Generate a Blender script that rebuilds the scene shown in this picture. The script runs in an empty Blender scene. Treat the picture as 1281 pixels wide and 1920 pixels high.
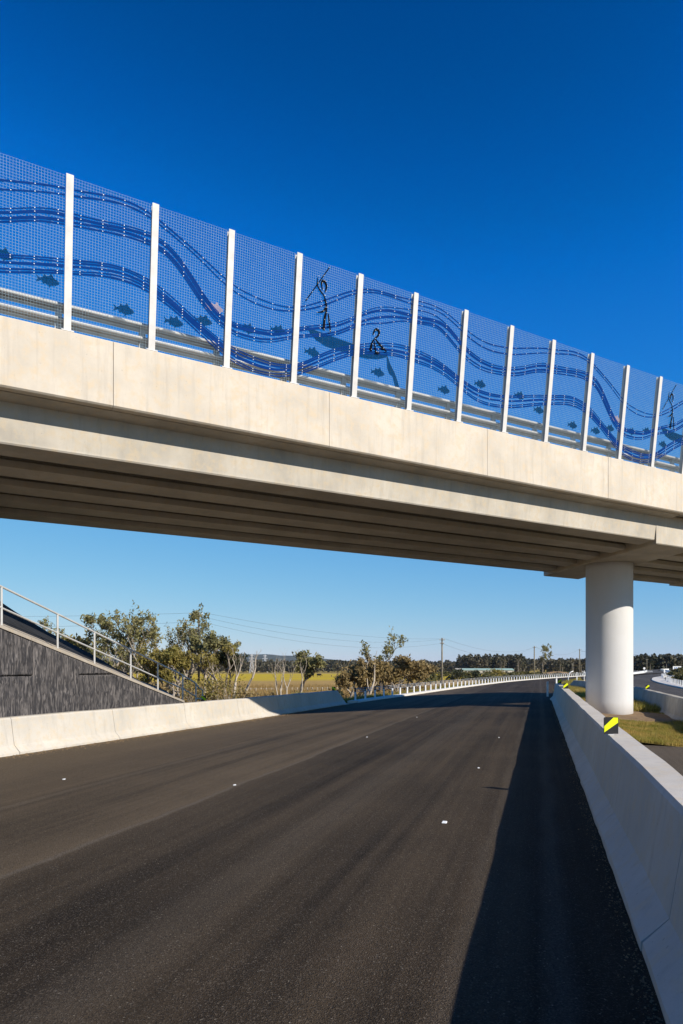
import bpy, bmesh, math, random
import numpy as np
from mathutils import Vector, Matrix, Quaternion

scene = bpy.context.scene
COL = scene.collection
R = math.radians

# ------------------------------------------------------------------ camera
EYE = 1.64
cam_d = bpy.data.cameras.new("camera")
cam = bpy.data.objects.new("camera", cam_d)
COL.objects.link(cam)
cam.location = (0, 0, EYE)
cam.rotation_euler = (R(90), 0, 0)
cam_d.sensor_fit = 'VERTICAL'
cam_d.sensor_height = 36.0
cam_d.sensor_width = 24.0
cam_d.lens = 24.0
cam_d.shift_y = 290.0 / 1920.0
cam_d.clip_start = 0.05
cam_d.clip_end = 20000.0
scene.camera = cam

# ------------------------------------------------------------------ sky and sun
SUN_AZ = R(131.0)          # from +Y (view axis) towards +X
SUN_EL = R(31.6)
world = bpy.data.worlds.new("World")
scene.world = world
world.use_nodes = True
nt = world.node_tree
for n_ in list(nt.nodes):
    nt.nodes.remove(n_)
wo = nt.nodes.new("ShaderNodeOutputWorld")
bg = nt.nodes.new("ShaderNodeBackground")
sky = nt.nodes.new("ShaderNodeTexSky")
sky.sky_type = 'NISHITA'
sky.sun_disc = False
sky.sun_elevation = SUN_EL
sky.sun_rotation = SUN_AZ
sky.altitude = 0.0
sky.air_density = 1.0
sky.dust_density = 0.0
sky.ozone_density = 3.0
# the photograph's deep polarised response: one tone curve per channel, the same in every direction
pre = nt.nodes.new("ShaderNodeVectorMath")
pre.operation = 'MULTIPLY'
pre.inputs[1].default_value = (1 / 12, 1 / 12, 1 / 12)
cur = nt.nodes.new("ShaderNodeRGBCurve")
CURVES = [[(0, 0), (1.0, 0.003), (2.3, 0.11), (4.5, 0.27), (6.5, 0.41), (12, 0.78)],
          [(0, 0), (0.7, 0.012), (1.2, 0.066), (1.77, 0.165), (3.8, 0.37), (6.1, 0.53), (8.0, 0.63), (12, 0.82)],
          [(0, 0), (1.0, 0.06), (1.9, 0.19), (2.3, 0.29), (2.7, 0.44), (3.25, 0.62), (4.5, 0.72), (6.0, 0.755), (12, 0.92)]]
for ci, pts_ in enumerate(CURVES):
    cv = cur.mapping.curves[ci]
    cv.points[0].location = (0, 0)
    cv.points[-1].location = (1, pts_[-1][1])
    for x_, y_ in pts_[1:-1]:
        cv.points.new(x_ / 12.0, y_)
cur.mapping.update()
post = nt.nodes.new("ShaderNodeVectorMath")
post.operation = 'MULTIPLY'
post.inputs[1].default_value = (7.8, 7.8, 7.8)
nt.links.new(sky.outputs[0], pre.inputs[0])
nt.links.new(pre.outputs[0], cur.inputs['Color'])
nt.links.new(cur.outputs['Color'], post.inputs[0])
nt.links.new(post.outputs[0], bg.inputs['Color'])
bg.inputs['Strength'].default_value = 0.10
nt.links.new(bg.outputs[0], wo.inputs['Surface'])

sun_d = bpy.data.lights.new("sun", 'SUN')
sun_d.energy = 5.0
sun_d.angle = R(0.5)
sun_d.color = (1.0, 0.93, 0.82)
sun = bpy.data.objects.new("sun", sun_d)
COL.objects.link(sun)
to_sun = Vector((math.sin(SUN_AZ) * math.cos(SUN_EL), math.cos(SUN_AZ) * math.cos(SUN_EL), math.sin(SUN_EL)))
sun.rotation_euler = (-to_sun).to_track_quat('-Z', 'Y').to_euler()
sun.location = (20, -20, 30)

scene.view_settings.view_transform = 'Standard'
scene.view_settings.look = 'None'
scene.view_settings.gamma = 1.0
scene.view_settings.use_curve_mapping = False
scene.view_settings.exposure = 0.35
scene.render.engine = 'CYCLES'
scene.cycles.use_denoising = True
scene.cycles.max_bounces = 6
scene.cycles.diffuse_bounces = 2
scene.cycles.glossy_bounces = 2
scene.cycles.transparent_max_bounces = 8

# ------------------------------------------------------------------ materials
class NT:
    """small helper around a node tree"""
    def __init__(self, name, rough=0.8, spec=0.3):
        self.m = bpy.data.materials.new(name)
        self.m.use_nodes = True
        self.t = self.m.node_tree
        self.b = self.t.nodes["Principled BSDF"]
        self.b.inputs['Roughness'].default_value = rough
        self.b.inputs['Specular IOR Level'].default_value = spec

    def node(self, kind, **kw):
        n = self.t.nodes.new(kind)
        for k, v in kw.items():
            setattr(n, k, v)
        return n

    def link(self, a, b):
        self.t.links.new(a, b)

    def put(self, sock, v):
        if hasattr(v, 'is_output') or hasattr(v, 'links'):
            self.link(v, sock)
        else:
            sock.default_value = v

    def pos(self, obj=False):
        if obj:
            return self.node("ShaderNodeTexCoord").outputs['Object']
        return self.node("ShaderNodeNewGeometry").outputs['Position']

    def scale(self, vec, s):
        n = self.node("ShaderNodeVectorMath", operation='MULTIPLY')
        self.link(vec, n.inputs[0])
        n.inputs[1].default_value = s
        return n.outputs[0]

    def noise(self, vec, scale=1.0, detail=4.0, rough=0.55, dist=0.0):
        n = self.node("ShaderNodeTexNoise")
        self.link(vec, n.inputs['Vector'])
        n.inputs['Scale'].default_value = scale
        n.inputs['Detail'].default_value = detail
        n.inputs['Roughness'].default_value = rough
        n.inputs['Distortion'].default_value = dist
        return n.outputs[0]

    def ramp(self, v, lo, hi, a=0.0, b=1.0):
        n = self.node("ShaderNodeMapRange")
        n.clamp = True
        self.link(v, n.inputs[0])
        n.inputs[1].default_value = lo
        n.inputs[2].default_value = hi
        n.inputs[3].default_value = a
        n.inputs[4].default_value = b
        return n.outputs[0]

    def math(self, op, a, b=0.0):
        n = self.node("ShaderNodeMath", operation=op)
        self.put(n.inputs[0], a)
        self.put(n.inputs[1], b)
        return n.outputs[0]

    def mix(self, f, a, b, mode='MIX'):
        n = self.node("ShaderNodeMix", data_type='RGBA', blend_type=mode)
        self.put(n.inputs[0], f)
        self.put(n.inputs[6], a if not isinstance(a, tuple) else (*a, 1.0)[:4])
        self.put(n.inputs[7], b if not isinstance(b, tuple) else (*b, 1.0)[:4])
        return n.outputs[2]

    def dot(self, vec, d):
        n = self.node("ShaderNodeVectorMath", operation='DOT_PRODUCT')
        self.link(vec, n.inputs[0])
        n.inputs[1].default_value = d
        return n.outputs['Value']

    def comb(self, x, y, z):
        n = self.node("ShaderNodeCombineXYZ")
        self.put(n.inputs[0], x); self.put(n.inputs[1], y); self.put(n.inputs[2], z)
        return n.outputs[0]

    def sep(self, vec):
        n = self.node("ShaderNodeSeparateXYZ")
        self.link(vec, n.inputs[0])
        return n.outputs

    def color(self, c):
        self.put(self.b.inputs['Base Color'], c if not isinstance(c, tuple) else (*c, 1.0)[:4])
        return self

    def bump(self, h, dist=0.01, strength=1.0):
        n = self.node("ShaderNodeBump")
        n.inputs['Strength'].default_value = strength
        n.inputs['Distance'].default_value = dist
        self.link(h, n.inputs['Height'])
        self.link(n.outputs[0], self.b.inputs['Normal'])
        return self


def concrete(name, base, stain=0.75, streak=0.5, warm=None, bump=0.004, obj=False):
    """cast concrete: cloudy tone, vertical run-off streaks, pin holes, fine relief"""
    k = NT(name, 0.85, 0.25)
    p = k.pos(obj)
    big = k.noise(p, 0.9, 5, 0.6)
    mid = k.noise(p, 6.0, 5, 0.65)
    run = k.noise(k.scale(p, (7.0, 7.0, 0.55)), 1.0, 5, 0.65)
    fine = k.noise(p, 90.0, 3, 0.6)
    holes = k.noise(p, 38.0, 2, 0.5)
    dark = tuple(c * stain for c in base)
    warmc = warm or (base[0] * 0.95, base[1] * 0.86, base[2] * 0.72)
    c = k.mix(k.ramp(big, 0.35, 0.68), base, dark)
    c = k.mix(k.math('MULTIPLY', k.ramp(mid, 0.48, 0.66), 0.75), c, warmc)
    c = k.mix(k.math('MULTIPLY', k.ramp(run, 0.52, 0.75), streak), c, tuple(x * 0.62 for x in base))
    c = k.mix(k.math('MULTIPLY', k.ramp(holes, 0.70, 0.76), 0.5), c, tuple(x * 0.35 for x in base))
    c = k.mix(k.ramp(fine, 0.3, 0.7, 0.0, 0.12), c, tuple(x * 0.55 for x in base))
    k.color(c)
    k.bump(k.math('ADD', mid, k.math('MULTIPLY', fine, 0.35)), bump, 0.7)
    return k.m


def plain(name, col, rough=0.6, spec=0.4, metal=0.0, var=0.12, scale=8.0, obj=False):
    """paint / metal with mottled tone"""
    k = NT(name, rough, spec)
    k.b.inputs['Metallic'].default_value = metal
    p = k.pos(obj)
    n = k.noise(p, scale, 5, 0.65)
    k.color(k.mix(k.ramp(n, 0.3, 0.75), col, tuple(c * (1 - 3 * var) if 3 * var < 1 else c * 0.3 for c in col)))
    k.put(k.b.inputs['Roughness'], k.ramp(n, 0.3, 0.7, max(0.1, rough - 0.1), min(1, rough + 0.12)))
    return k.m


def foliage(name, a, b, c, scale=0.8, trans=0.25):
    k = NT(name, 0.6, 0.25)
    p = k.pos()
    n1 = k.noise(p, scale, 3, 0.6)
    n2 = k.noise(p, scale * 9.0, 2, 0.6)
    col = k.mix(k.ramp(n1, 0.35, 0.65), a, b)
    col = k.mix(k.math('MULTIPLY', k.ramp(n2, 0.5, 0.7), 0.7), col, c)
    k.color(col)
    tr = k.node("ShaderNodeBsdfTranslucent")
    k.link(col, tr.inputs['Color'])
    ms = k.node("ShaderNodeMixShader")
    ms.inputs[0].default_value = trans
    k.link(k.b.outputs[0], ms.inputs[1])
    k.link(tr.outputs[0], ms.inputs[2])
    out = [n for n in k.t.nodes if n.type == 'OUTPUT_MATERIAL'][0]
    k.link(ms.outputs[0], out.inputs['Surface'])
    return k.m


ROAD_A = math.atan(0.29)
CA, SA = math.cos(ROAD_A), math.sin(ROAD_A)


def asphalt(name, dark, light, lanes=True):
    k = NT(name, 0.88, 0.12)
    p = k.pos()
    across = k.dot(p, (CA, -SA, 0))
    along = k.dot(p, (SA, CA, 0))
    v = k.comb(across, along, 0.0)
    st = k.noise(k.scale(v, (2.2, 0.05, 1)), 1.0, 5, 0.65, 0.2)
    st2 = k.noise(k.scale(v, (9.0, 0.12, 1)), 1.0, 4, 0.6)
    blot = k.noise(v, 0.35, 4, 0.6)
    agg = k.node("ShaderNodeTexVoronoi")
    k.link(v, agg.inputs['Vector']); agg.inputs['Scale'].default_value = 130.0
    sepc = k.node("ShaderNodeSeparateColor")
    k.link(agg.outputs['Color'], sepc.inputs[0])
    grain = k.noise(v, 60.0, 4, 0.7)
    tone = k.math('ADD', k.math('MULTIPLY', st, 0.55), k.math('ADD', k.math('MULTIPLY', st2, 0.22), k.math('MULTIPLY', blot, 0.35)))
    wide = k.noise(k.scale(v, (0.55, 0.018, 1)), 1.0, 3, 0.55)
    tone = k.math('ADD', k.math('MULTIPLY', tone, 0.75), k.math('MULTIPLY', wide, 0.38))
    c = k.mix(k.ramp(tone, 0.51, 0.70), dark, light)
    if lanes:
        # older browner lane left of the paving joint, dust near the kerb, pale raked seams
        jn = k.math('ADD', across, k.ramp(k.noise(k.scale(v, (0.3, 0.6, 1)), 1.0, 3), 0, 1, -0.12, 0.12))
        old = k.ramp(jn, -4.12, -4.28)
        c = k.mix(old, c, k.mix(k.ramp(tone, 0.50, 0.70), (0.040, 0.029, 0.018), (0.112, 0.081, 0.050)))
        dust = k.ramp(k.math('ADD', jn, k.ramp(st, 0.2, 0.8, -1.2, 1.2)), -6.6, -9.0)
        c = k.mix(k.math('MULTIPLY', dust, 0.7), c, (0.125, 0.092, 0.058))
        for pos_, w, s in ((-4.2, 0.06, 0.55), (0.1, 0.12, 0.30), (-0.45, 0.08, 0.18), (-2.3, 0.35, 0.16), (-6.4, 0.10, 0.25)):
            d = k.math('ABSOLUTE', k.math('SUBTRACT', jn, pos_))
            seam = k.math('MULTIPLY', k.ramp(d, w, w * 0.2), k.ramp(grain, 0.35, 0.65, 0.2, 1.0))
            c = k.mix(k.math('MULTIPLY', seam, s), c, (0.17, 0.145, 0.115))
    stone = k.ramp(sepc.outputs[0], 0.70, 1.0)
    c = k.mix(k.math('MULTIPLY', stone, 0.5), c, (0.14, 0.115, 0.088))
    hole = k.ramp(sepc.outputs[1], 0.72, 1.0)
    c = k.mix(k.math('MULTIPLY', hole, 0.75), c, (0.012, 0.011, 0.010))
    spark = k.math('MULTIPLY', k.ramp(sepc.outputs[2], 0.993, 0.997), 0.5)
    c = k.mix(spark, c, (0.30, 0.26, 0.20))
    k.color(c)
    k.bump(k.math('ADD', agg.outputs['Distance'], k.math('MULTIPLY', grain, 0.8)), 0.006, 0.9)
    return k.m


M = {}
M['parapet'] = concrete('pale_parapet_concrete', (0.61, 0.54, 0.445), 0.80, 0.55)
M['girder'] = concrete('girder_concrete', (0.53, 0.48, 0.405), 0.72, 0.5)
M['barrier'] = concrete('barrier_concrete', (0.56, 0.515, 0.45), 0.82, 0.5, bump=0.006)
M['barrier_grey'] = concrete('weathered_barrier_concrete', (0.46, 0.43, 0.38), 0.6, 0.9, bump=0.006)
M['coping'] = concrete('coping_concrete', (0.42, 0.37, 0.31), 0.75, 0.4)
M['kerb'] = concrete('kerb_concrete', (0.66, 0.62, 0.55), 0.85, 0.2)
M['column'] = concrete('white_column_coating', (0.62, 0.605, 0.59), 0.95, 0.14, warm=(0.60, 0.58, 0.55), bump=0.0015)
M['asphalt'] = asphalt('new_asphalt', (0.0145, 0.0102, 0.0064), (0.064, 0.0455, 0.028))
M['asphalt_ramp'] = asphalt('ramp_asphalt', (0.05, 0.046, 0.042), (0.10, 0.09, 0.08), False)
M['paved'] = asphalt('brown_paved_strip', (0.055, 0.044, 0.034), (0.10, 0.08, 0.06), False)
M['galv'] = plain('galvanised_steel', (0.62, 0.61, 0.59), 0.5, 0.5, 0.25, 0.10, 5.0)
M['wire'] = plain('galvanised_wire', (0.30, 0.40, 0.46), 0.6, 0.25, 0.0, 0.05, 3.0)
M['post'] = plain('pale_painted_post', (0.62, 0.60, 0.57), 0.55, 0.35, 0.0, 0.06, 4.0)
M['band'] = plain('blue_painted_plate', (0.0, 0.034, 0.19), 0.8, 0.08, 0.0, 0.06, 3.0)
M['fish'] = plain('dark_teal_mesh', (0.003, 0.022, 0.050), 0.9, 0.03, 0.0, 0.1, 5.0)
M['pinkfish'] = plain('pale_pink_mesh', (0.42, 0.32, 0.33), 0.6, 0.3, 0.0, 0.1, 5.0)
M['figure'] = plain('black_plate', (0.003, 0.005, 0.010), 0.8, 0.05, 0.0, 0.1, 5.0)
M['clip'] = plain('bright_clip', (0.85, 0.85, 0.84), 0.4, 0.5, 0.0, 0.03, 5.0)
M['white'] = plain('white_plastic', (0.80, 0.80, 0.78), 0.5, 0.4, 0.0, 0.06, 6.0)
M['black'] = plain('black_plastic', (0.012, 0.012, 0.013), 0.5, 0.4, 0.0, 0.1, 6.0)
M['yellow'] = plain('fluorescent_yellow_sheet', (0.80, 0.88, 0.0), 0.45, 0.4, 0.0, 0.03, 6.0)
M['pole'] = plain('weathered_timber_pole', (0.24, 0.21, 0.15), 0.85, 0.2, 0.0, 0.15, 2.0)
M['steel_far'] = plain('pylon_steel', (0.50, 0.50, 0.50), 0.6, 0.4, 0.0, 0.08, 0.3)
M['cable'] = plain('dark_cable', (0.10, 0.11, 0.12), 0.6, 0.3, 0.0, 0.05, 1.0)
M['bark'] = plain('pale_paperbark', (0.46, 0.39, 0.31), 0.85, 0.2, 0.0, 0.2, 3.0)
M['bark_white'] = plain('bleached_dead_wood', (0.52, 0.44, 0.34), 0.8, 0.2, 0.0, 0.15, 4.0)
M['bark_dark'] = plain('dark_bark', (0.13, 0.105, 0.08), 0.9, 0.2, 0.0, 0.2, 3.0)
M['leaf'] = foliage('grey_green_leaves', (0.15, 0.155, 0.058), (0.235, 0.21, 0.085), (0.34, 0.265, 0.125))
M['leaf_olive'] = foliage('olive_leaves', (0.175, 0.16, 0.036), (0.265, 0.21, 0.056), (0.37, 0.26, 0.09))
M['leaf_dark'] = foliage('dark_green_leaves', (0.025, 0.034, 0.014), (0.045, 0.052, 0.020), (0.07, 0.062, 0.03))
M['leaf_brown'] = foliage('brown_olive_leaves', (0.21, 0.155, 0.065), (0.30, 0.21, 0.09), (0.17, 0.14, 0.05))
M['wood'] = foliage('far_forest', (0.042, 0.046, 0.024), (0.090, 0.074, 0.042), (0.13, 0.098, 0.06), 0.06, 0.1)
M['bushes'] = foliage('field_shrubs', (0.045, 0.050, 0.014), (0.085, 0.075, 0.020), (0.13, 0.10, 0.035), 0.15, 0.1)
M['grass_dry'] = foliage('dry_grass_blades', (0.34, 0.225, 0.08), (0.25, 0.165, 0.06), (0.42, 0.29, 0.11), 0.6, 0.3)
M['grass_green'] = foliage('green_grass_blades', (0.17, 0.19, 0.02), (0.42, 0.29, 0.075), (0.50, 0.35, 0.13), 0.7, 0.3)
M['shotcrete'] = plain('dark_sprayed_slope', (0.030, 0.031, 0.034), 0.9, 0.15, 0.0, 0.15, 2.0)
M['cow'] = plain('dark_cow_hide', (0.018, 0.014, 0.011), 0.8, 0.2, 0.0, 0.1, 3.0)
M['roof_green'] = plain('pale_green_roof', (0.30, 0.42, 0.36), 0.6, 0.3, 0.0, 0.08, 0.5)
M['shed_wall'] = plain('shed_wall', (0.45, 0.42, 0.36), 0.8, 0.2, 0.0, 0.1, 0.5)
M['sign_blue'] = plain('blue_sign_sheet', (0.10, 0.20, 0.42), 0.5, 0.3, 0.0, 0.05, 2.0)

# wall panels: charcoal base colour with paler vertical streaks, over cast ripples
k = NT('charcoal_rippled_concrete', 0.85, 0.2)
p = k.pos()
n = k.noise(k.scale(p, (26, 26, 2.4)), 1.0, 3, 0.6, 0.6)
n2 = k.noise(p, 1.6, 4, 0.6)
c = k.mix(k.ramp(n, 0.44, 0.66), (0.032, 0.031, 0.034), (0.155, 0.140, 0.135))
c = k.mix(k.math('MULTIPLY', k.ramp(n2, 0.45, 0.7), 0.5), c, (0.055, 0.05, 0.05))
k.color(c)
k.bump(k.noise(p, 60, 3), 0.003, 0.6)
M['ripple'] = k.m

# ground: dry pasture with a yellow flowering belt far out
k = NT('pasture', 0.95, 0.1)
p = k.pos()
x, y, z = k.sep(p)[0:3]
n1 = k.noise(p, 0.03, 5, 0.6)
n2 = k.noise(p, 0.35, 5, 0.65)
n3 = k.noise(p, 3.0, 4, 0.7)
nb = k.noise(k.scale(p, (0.004, 0.02, 1)), 1.0, 4, 0.6)
c = k.mix(k.ramp(n2, 0.35, 0.65), (0.42, 0.255, 0.085), (0.30, 0.195, 0.065))
c = k.mix(k.math('MULTIPLY', k.ramp(n1, 0.50, 0.68), 0.35), c, (0.16, 0.14, 0.03))
c = k.mix(k.math('MULTIPLY', k.ramp(n3, 0.5, 0.7), 0.45), c, (0.36, 0.25, 0.11))
ys = k.math('ADD', y, k.ramp(nb, 0.3, 0.7, -60, 60))
yel = k.math('MULTIPLY', k.ramp(ys, 150, 215), k.ramp(ys, 640, 520))
yel = k.math('MULTIPLY', yel, k.ramp(k.math('ADD', n1, k.math('MULTIPLY', nb, 0.5)), 0.55, 0.75, 0.45, 1.0))
c = k.mix(yel, c, (0.46, 0.33, 0.02))
far = k.ramp(ys, 520, 700)
c = k.mix(far, c, (0.36, 0.26, 0.07))
k.color(c)
k.bump(k.math('ADD', n2, n3), 0.15, 0.6)
M['pasture'] = k.m

k = NT('median_soil_and_turf', 0.95, 0.1)
p = k.pos()
n2 = k.noise(p, 0.9, 5, 0.65)
n3 = k.noise(p, 12.0, 4, 0.7)
c = k.mix(k.ramp(n2, 0.38, 0.62), (0.15, 0.135, 0.03), (0.30, 0.19, 0.08))
c = k.mix(k.math('MULTIPLY', k.ramp(n3, 0.5, 0.7), 0.5), c, (0.06, 0.07, 0.015))
k.color(c)
k.bump(k.math('ADD', n2, n3), 0.03, 0.7)
M['turf'] = k.m

k = NT('bare_brown_soil', 0.95, 0.1)
p = k.pos()
n2 = k.noise(p, 3.0, 5, 0.65)
n3 = k.noise(p, 30.0, 4, 0.7)
c = k.mix(k.ramp(n2, 0.38, 0.62), (0.27, 0.185, 0.105), (0.18, 0.12, 0.07))
c = k.mix(k.math('MULTIPLY', k.ramp(n3, 0.5, 0.7), 0.5), c, (0.33, 0.24, 0.15))
k.color(c)
k.bump(k.math('ADD', n2, n3), 0.02, 0.7)
M['soil'] = k.m

k = NT('forested_hill', 0.95, 0.1)
p = k.pos()
n2 = k.noise(p, 0.01, 6, 0.7)
k.color(k.mix(k.ramp(n2, 0.4, 0.6), (0.030, 0.036, 0.026), (0.055, 0.060, 0.040)))
M['hill'] = k.m

# ------------------------------------------------------------------ mesh helpers
class MB:
    """collects vertices and faces, builds ONE mesh object"""
    def __init__(self):
        self.v = []
        self.f = []

    def add(self, vs, fs):
        o = len(self.v)
        self.v.extend([tuple(q) for q in vs])
        self.f.extend([tuple(i + o for i in q) for q in fs])
        return self

    def box(self, x0, x1, y0, y1, z0, z1):
        return self.add([(x0, y0, z0), (x1, y0, z0), (x1, y1, z0), (x0, y1, z0),
                         (x0, y0, z1), (x1, y0, z1), (x1, y1, z1), (x0, y1, z1)],
                        [(0, 3, 2, 1), (4, 5, 6, 7), (0, 1, 5, 4), (1, 2, 6, 5), (2, 3, 7, 6), (3, 0, 4, 7)])

    def loft(self, rings, cap=True, closed=True):
        """rings: list of equal-length vertex loops"""
        n = len(rings[0])
        vs = [q for r in rings for q in r]
        fs = []
        for i in range(len(rings) - 1):
            for j in range(n if closed else n - 1):
                a = i * n + j; b = i * n + (j + 1) % n
                fs.append((a, b, b + n, a + n))
        if cap:
            fs.append(tuple(range(n - 1, -1, -1)))
            o = (len(rings) - 1) * n
            fs.append(tuple(o + j for j in range(n)))
        return self.add(vs, fs)

    def tube(self, pts, r, n=6, cap=True):
        pts = [Vector(q) for q in pts]
        rs = r if isinstance(r, (list, tuple)) else [r] * len(pts)
        rings = []
        ref = None
        for i, q in enumerate(pts):
            d = (pts[min(i + 1, len(pts) - 1)] - pts[max(i - 1, 0)])
            if d.length < 1e-9:
                d = Vector((0, 0, 1))
            d.normalize()
            if ref is None:
                ref = Vector((0, 0, 1)) if abs(d.z) < 0.9 else Vector((1, 0, 0))
            a = d.cross(ref)
            if a.length < 1e-4:
                a = d.cross(Vector((0, 1, 0)))
            a.normalize()
            b = a.cross(d)
            ref = b
            rings.append([q + (a * math.cos(2 * math.pi * j / n) + b * math.sin(2 * math.pi * j / n)) * rs[i] for j in range(n)])
        return self.loft(rings, cap)

    def prism(self, poly, h0, h1, axis='z'):
        """extrude a 2-D polygon"""
        def P(q, h):
            return {'z': (q[0], q[1], h), 'y': (q[0], h, q[1]), 'x': (h, q[0], q[1])}[axis]
        return self.loft([[P(q, h0) for q in poly], [P(q, h1) for q in poly]])

    def build(self, name, mat, parent=None, smooth=False):
        me = bpy.data.meshes.new(name)
        me.from_pydata(self.v, [], self.f)
        me.materials.append(mat)
        bm = bmesh.new()
        bm.from_mesh(me)
        bmesh.ops.recalc_face_normals(bm, faces=bm.faces)
        bm.to_mesh(me)
        bm.free()
        if smooth:
            for q in me.polygons:
                q.use_smooth = True
        o = bpy.data.objects.new(name, me)
        COL.objects.link(o)
        if parent is not None:
            o.parent = parent
        return o


def raw(name, v, f, mat, parent=None):
    """big leaf / grass mesh: no normal recalculation"""
    me = bpy.data.meshes.new(name)
    v = np.asarray(v, dtype=np.float32)
    f = np.asarray(f, dtype=np.int32)
    k_ = f.shape[1]
    me.vertices.add(len(v)); me.vertices.foreach_set("co", v.ravel())
    me.loops.add(f.size); me.loops.foreach_set("vertex_index", f.ravel())
    me.polygons.add(len(f))
    me.polygons.foreach_set("loop_start", np.arange(0, f.size, k_, dtype=np.int32))
    me.update(calc_edges=True)
    me.materials.append(mat)
    o = bpy.data.objects.new(name, me)
    COL.objects.link(o)
    if parent is not None:
        o.parent = parent
    return o


def tag(o, label=None, cat=None, group=None, kind=None):
    if label: o["label"] = label
    if cat: o["category"] = cat
    if group: o["group"] = group
    if kind: o["kind"] = kind
    return o


def empty(name, loc=(0, 0, 0), rz=0.0, **kw):
    o = bpy.data.objects.new(name, None)
    o.empty_display_size = 0.2
    COL.objects.link(o)
    o.location = loc
    o.rotation_euler = (0, 0, rz)
    return tag(o, **kw)


def copy_tree(o, parent=None):
    c_ = o.copy()
    COL.objects.link(c_)
    c_.parent = parent
    for ch in o.children:
        copy_tree(ch, c_)
    return c_


def interp(x, tab):
    return float(np.interp(x, [q[0] for q in tab], [q[1] for q in tab]))


def vnoise(x, y, seed=0):
    """value noise on numpy arrays"""
    xi = np.floor(x).astype(np.int64); yi = np.floor(y).astype(np.int64)
    fx = x - xi; fy = y - yi
    fx = fx * fx * (3 - 2 * fx); fy = fy * fy * (3 - 2 * fy)
    def h(a, b):
        q = (a * 374761393 + b * 668265263 + seed * 1442695041) & 0xffffffff
        q = ((q ^ (q >> 13)) * 1274126177) & 0xffffffff
        return ((q ^ (q >> 16)) & 0xffff) / 65535.0
    return (h(xi, yi) * (1 - fx) + h(xi + 1, yi) * fx) * (1 - fy) + (h(xi, yi + 1) * (1 - fx) + h(xi + 1, yi + 1) * fx) * fy


# ------------------------------------------------------------------ plan of the place (metres; y runs away along the view)
RIGHT = [(-30, -8.12), (42, 12.76), (60, 18.8), (77.7, 25.6), (95, 34.0), (125, 52.0), (150, 66.0), (180, 86.0), (225, 118.0), (285, 160.0), (420, 262)]
LEFT = [(-30, -24.2), (13.7, -6.86), (24.25, -2.66), (33.9, 0.65), (43.2, 4.73), (52.2, 8.1), (63.3, 12.7), (80, 19.8), (97, 28.4), (114.5, 37.7), (128, 46.0), (155, 60.0), (190, 83.0), (235, 113.0), (295, 155.0), (420, 245)]
RAMP_L = [(-30, -4.2), (23.9, 12.45), (38.9, 17.0), (58, 22.0), (90, 32), (120, 47), (150, 64.5), (190, 84.5), (240, 108), (290, 128), (420, 200)]
RAMP_R = [(-30, 4.0), (30, 21.8), (59, 29.6), (76, 35.5), (92, 41.7), (112, 51.0), (128, 60.5), (175, 83.8), (246, 115.5), (290, 134), (420, 210)]


def smooth_tab(tab, n=4):
    ys = np.arange(tab[0][0], tab[-1][0] + 0.1, 1.0)
    xs = np.interp(ys, [q[0] for q in tab], [q[1] for q in tab])
    for _ in range(n):
        k5 = np.array([1, 1, 1, 1, 1, 1, 1]) / 7.0
        pad = np.concatenate([xs[0] + (xs[1] - xs[0]) * np.arange(-3, 0), xs, xs[-1] + (xs[-1] - xs[-2]) * np.arange(1, 4)])
        xs = np.convolve(pad, k5, 'valid')
    return list(zip(ys.tolist(), xs.tolist()))


RIGHT, LEFT, RAMP_L, RAMP_R = [smooth_tab(q) for q in (RIGHT, LEFT, RAMP_L, RAMP_R)]
XR = lambda y: interp(y, RIGHT)
XL = lambda y: interp(y, LEFT)
QL = lambda y: interp(y, RAMP_L)
QR = lambda y: interp(y, RAMP_R)


def road_z(x, y):
    return -0.016 * max(0.0, min(12.0, XR(y) - x))


def ramp_z(y):
    return interp(y, [(-30, -0.3), (60, -0.3), (120, -0.2), (190, -0.05), (420, 0.3)])


def field_z(y):
    return interp(y, [(-400, -2.5), (260, -2.5), (850, -6.0), (3000, -8.0), (9000, -8.0)])


def ground_z(x, y):
    yy = min(max(y, -30), 420)
    fz = field_z(y)
    d = XL(yy) - x              # metres left of the main road
    if d > 0:
        w = max(0.0, d - 1.6)
        return max(fz, -0.32 - w / 3.0)
    r = x - QR(yy) - 16
    if r > 0:
        return max(fz, -0.5 - r / 10.0) if y < 330 else max(fz, -0.5 - r / 25.0)
    if y > 420:
        return max(fz, -0.5 - (y - 420) / 60.0)
    return -0.5


# ------------------------------------------------------------------ ground sheet
def spaced(lo, hi, near, n, power=2.6):
    t = np.linspace(-1, 1, n)
    s_ = np.sign(t) * np.abs(t) ** power
    return np.where(s_ < 0, near + s_ * (near - lo), near + s_ * (hi - near))


gx = spaced(-6000, 6000, 12, 171)
gy = spaced(-300, 9000, 45, 181)
gy = np.sort(np.concatenate([gy[gy > 46], np.linspace(-60, 46, 40), [-300, -180, -100]]))
gv = [(float(a), float(b), ground_z(float(a), float(b))) for b in gy for a in gx]
nx = len(gx)
gf = [(j * nx + i, j * nx + i + 1, (j + 1) * nx + i + 1, (j + 1) * nx + i) for j in range(len(gy) - 1) for i in range(nx - 1)]
g = raw('ground', gv, gf, M['pasture'])
tag(g, kind='structure')


def strip(name, ys, left, right, zf, mat, n=1):
    vs, fs = [], []
    for y in ys:
        a, b = left(y), right(y)
        for i in range(n + 1):
            x = a + (b - a) * i / n
            vs.append((x, y, zf(x, y)))
    w = n + 1
    for j in range(len(ys) - 1):
        for i in range(n):
            fs.append((j * w + i, j * w + i + 1, (j + 1) * w + i + 1, (j + 1) * w + i))
    o = raw(name, vs, fs, mat)
    return tag(o, kind='structure')


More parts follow.
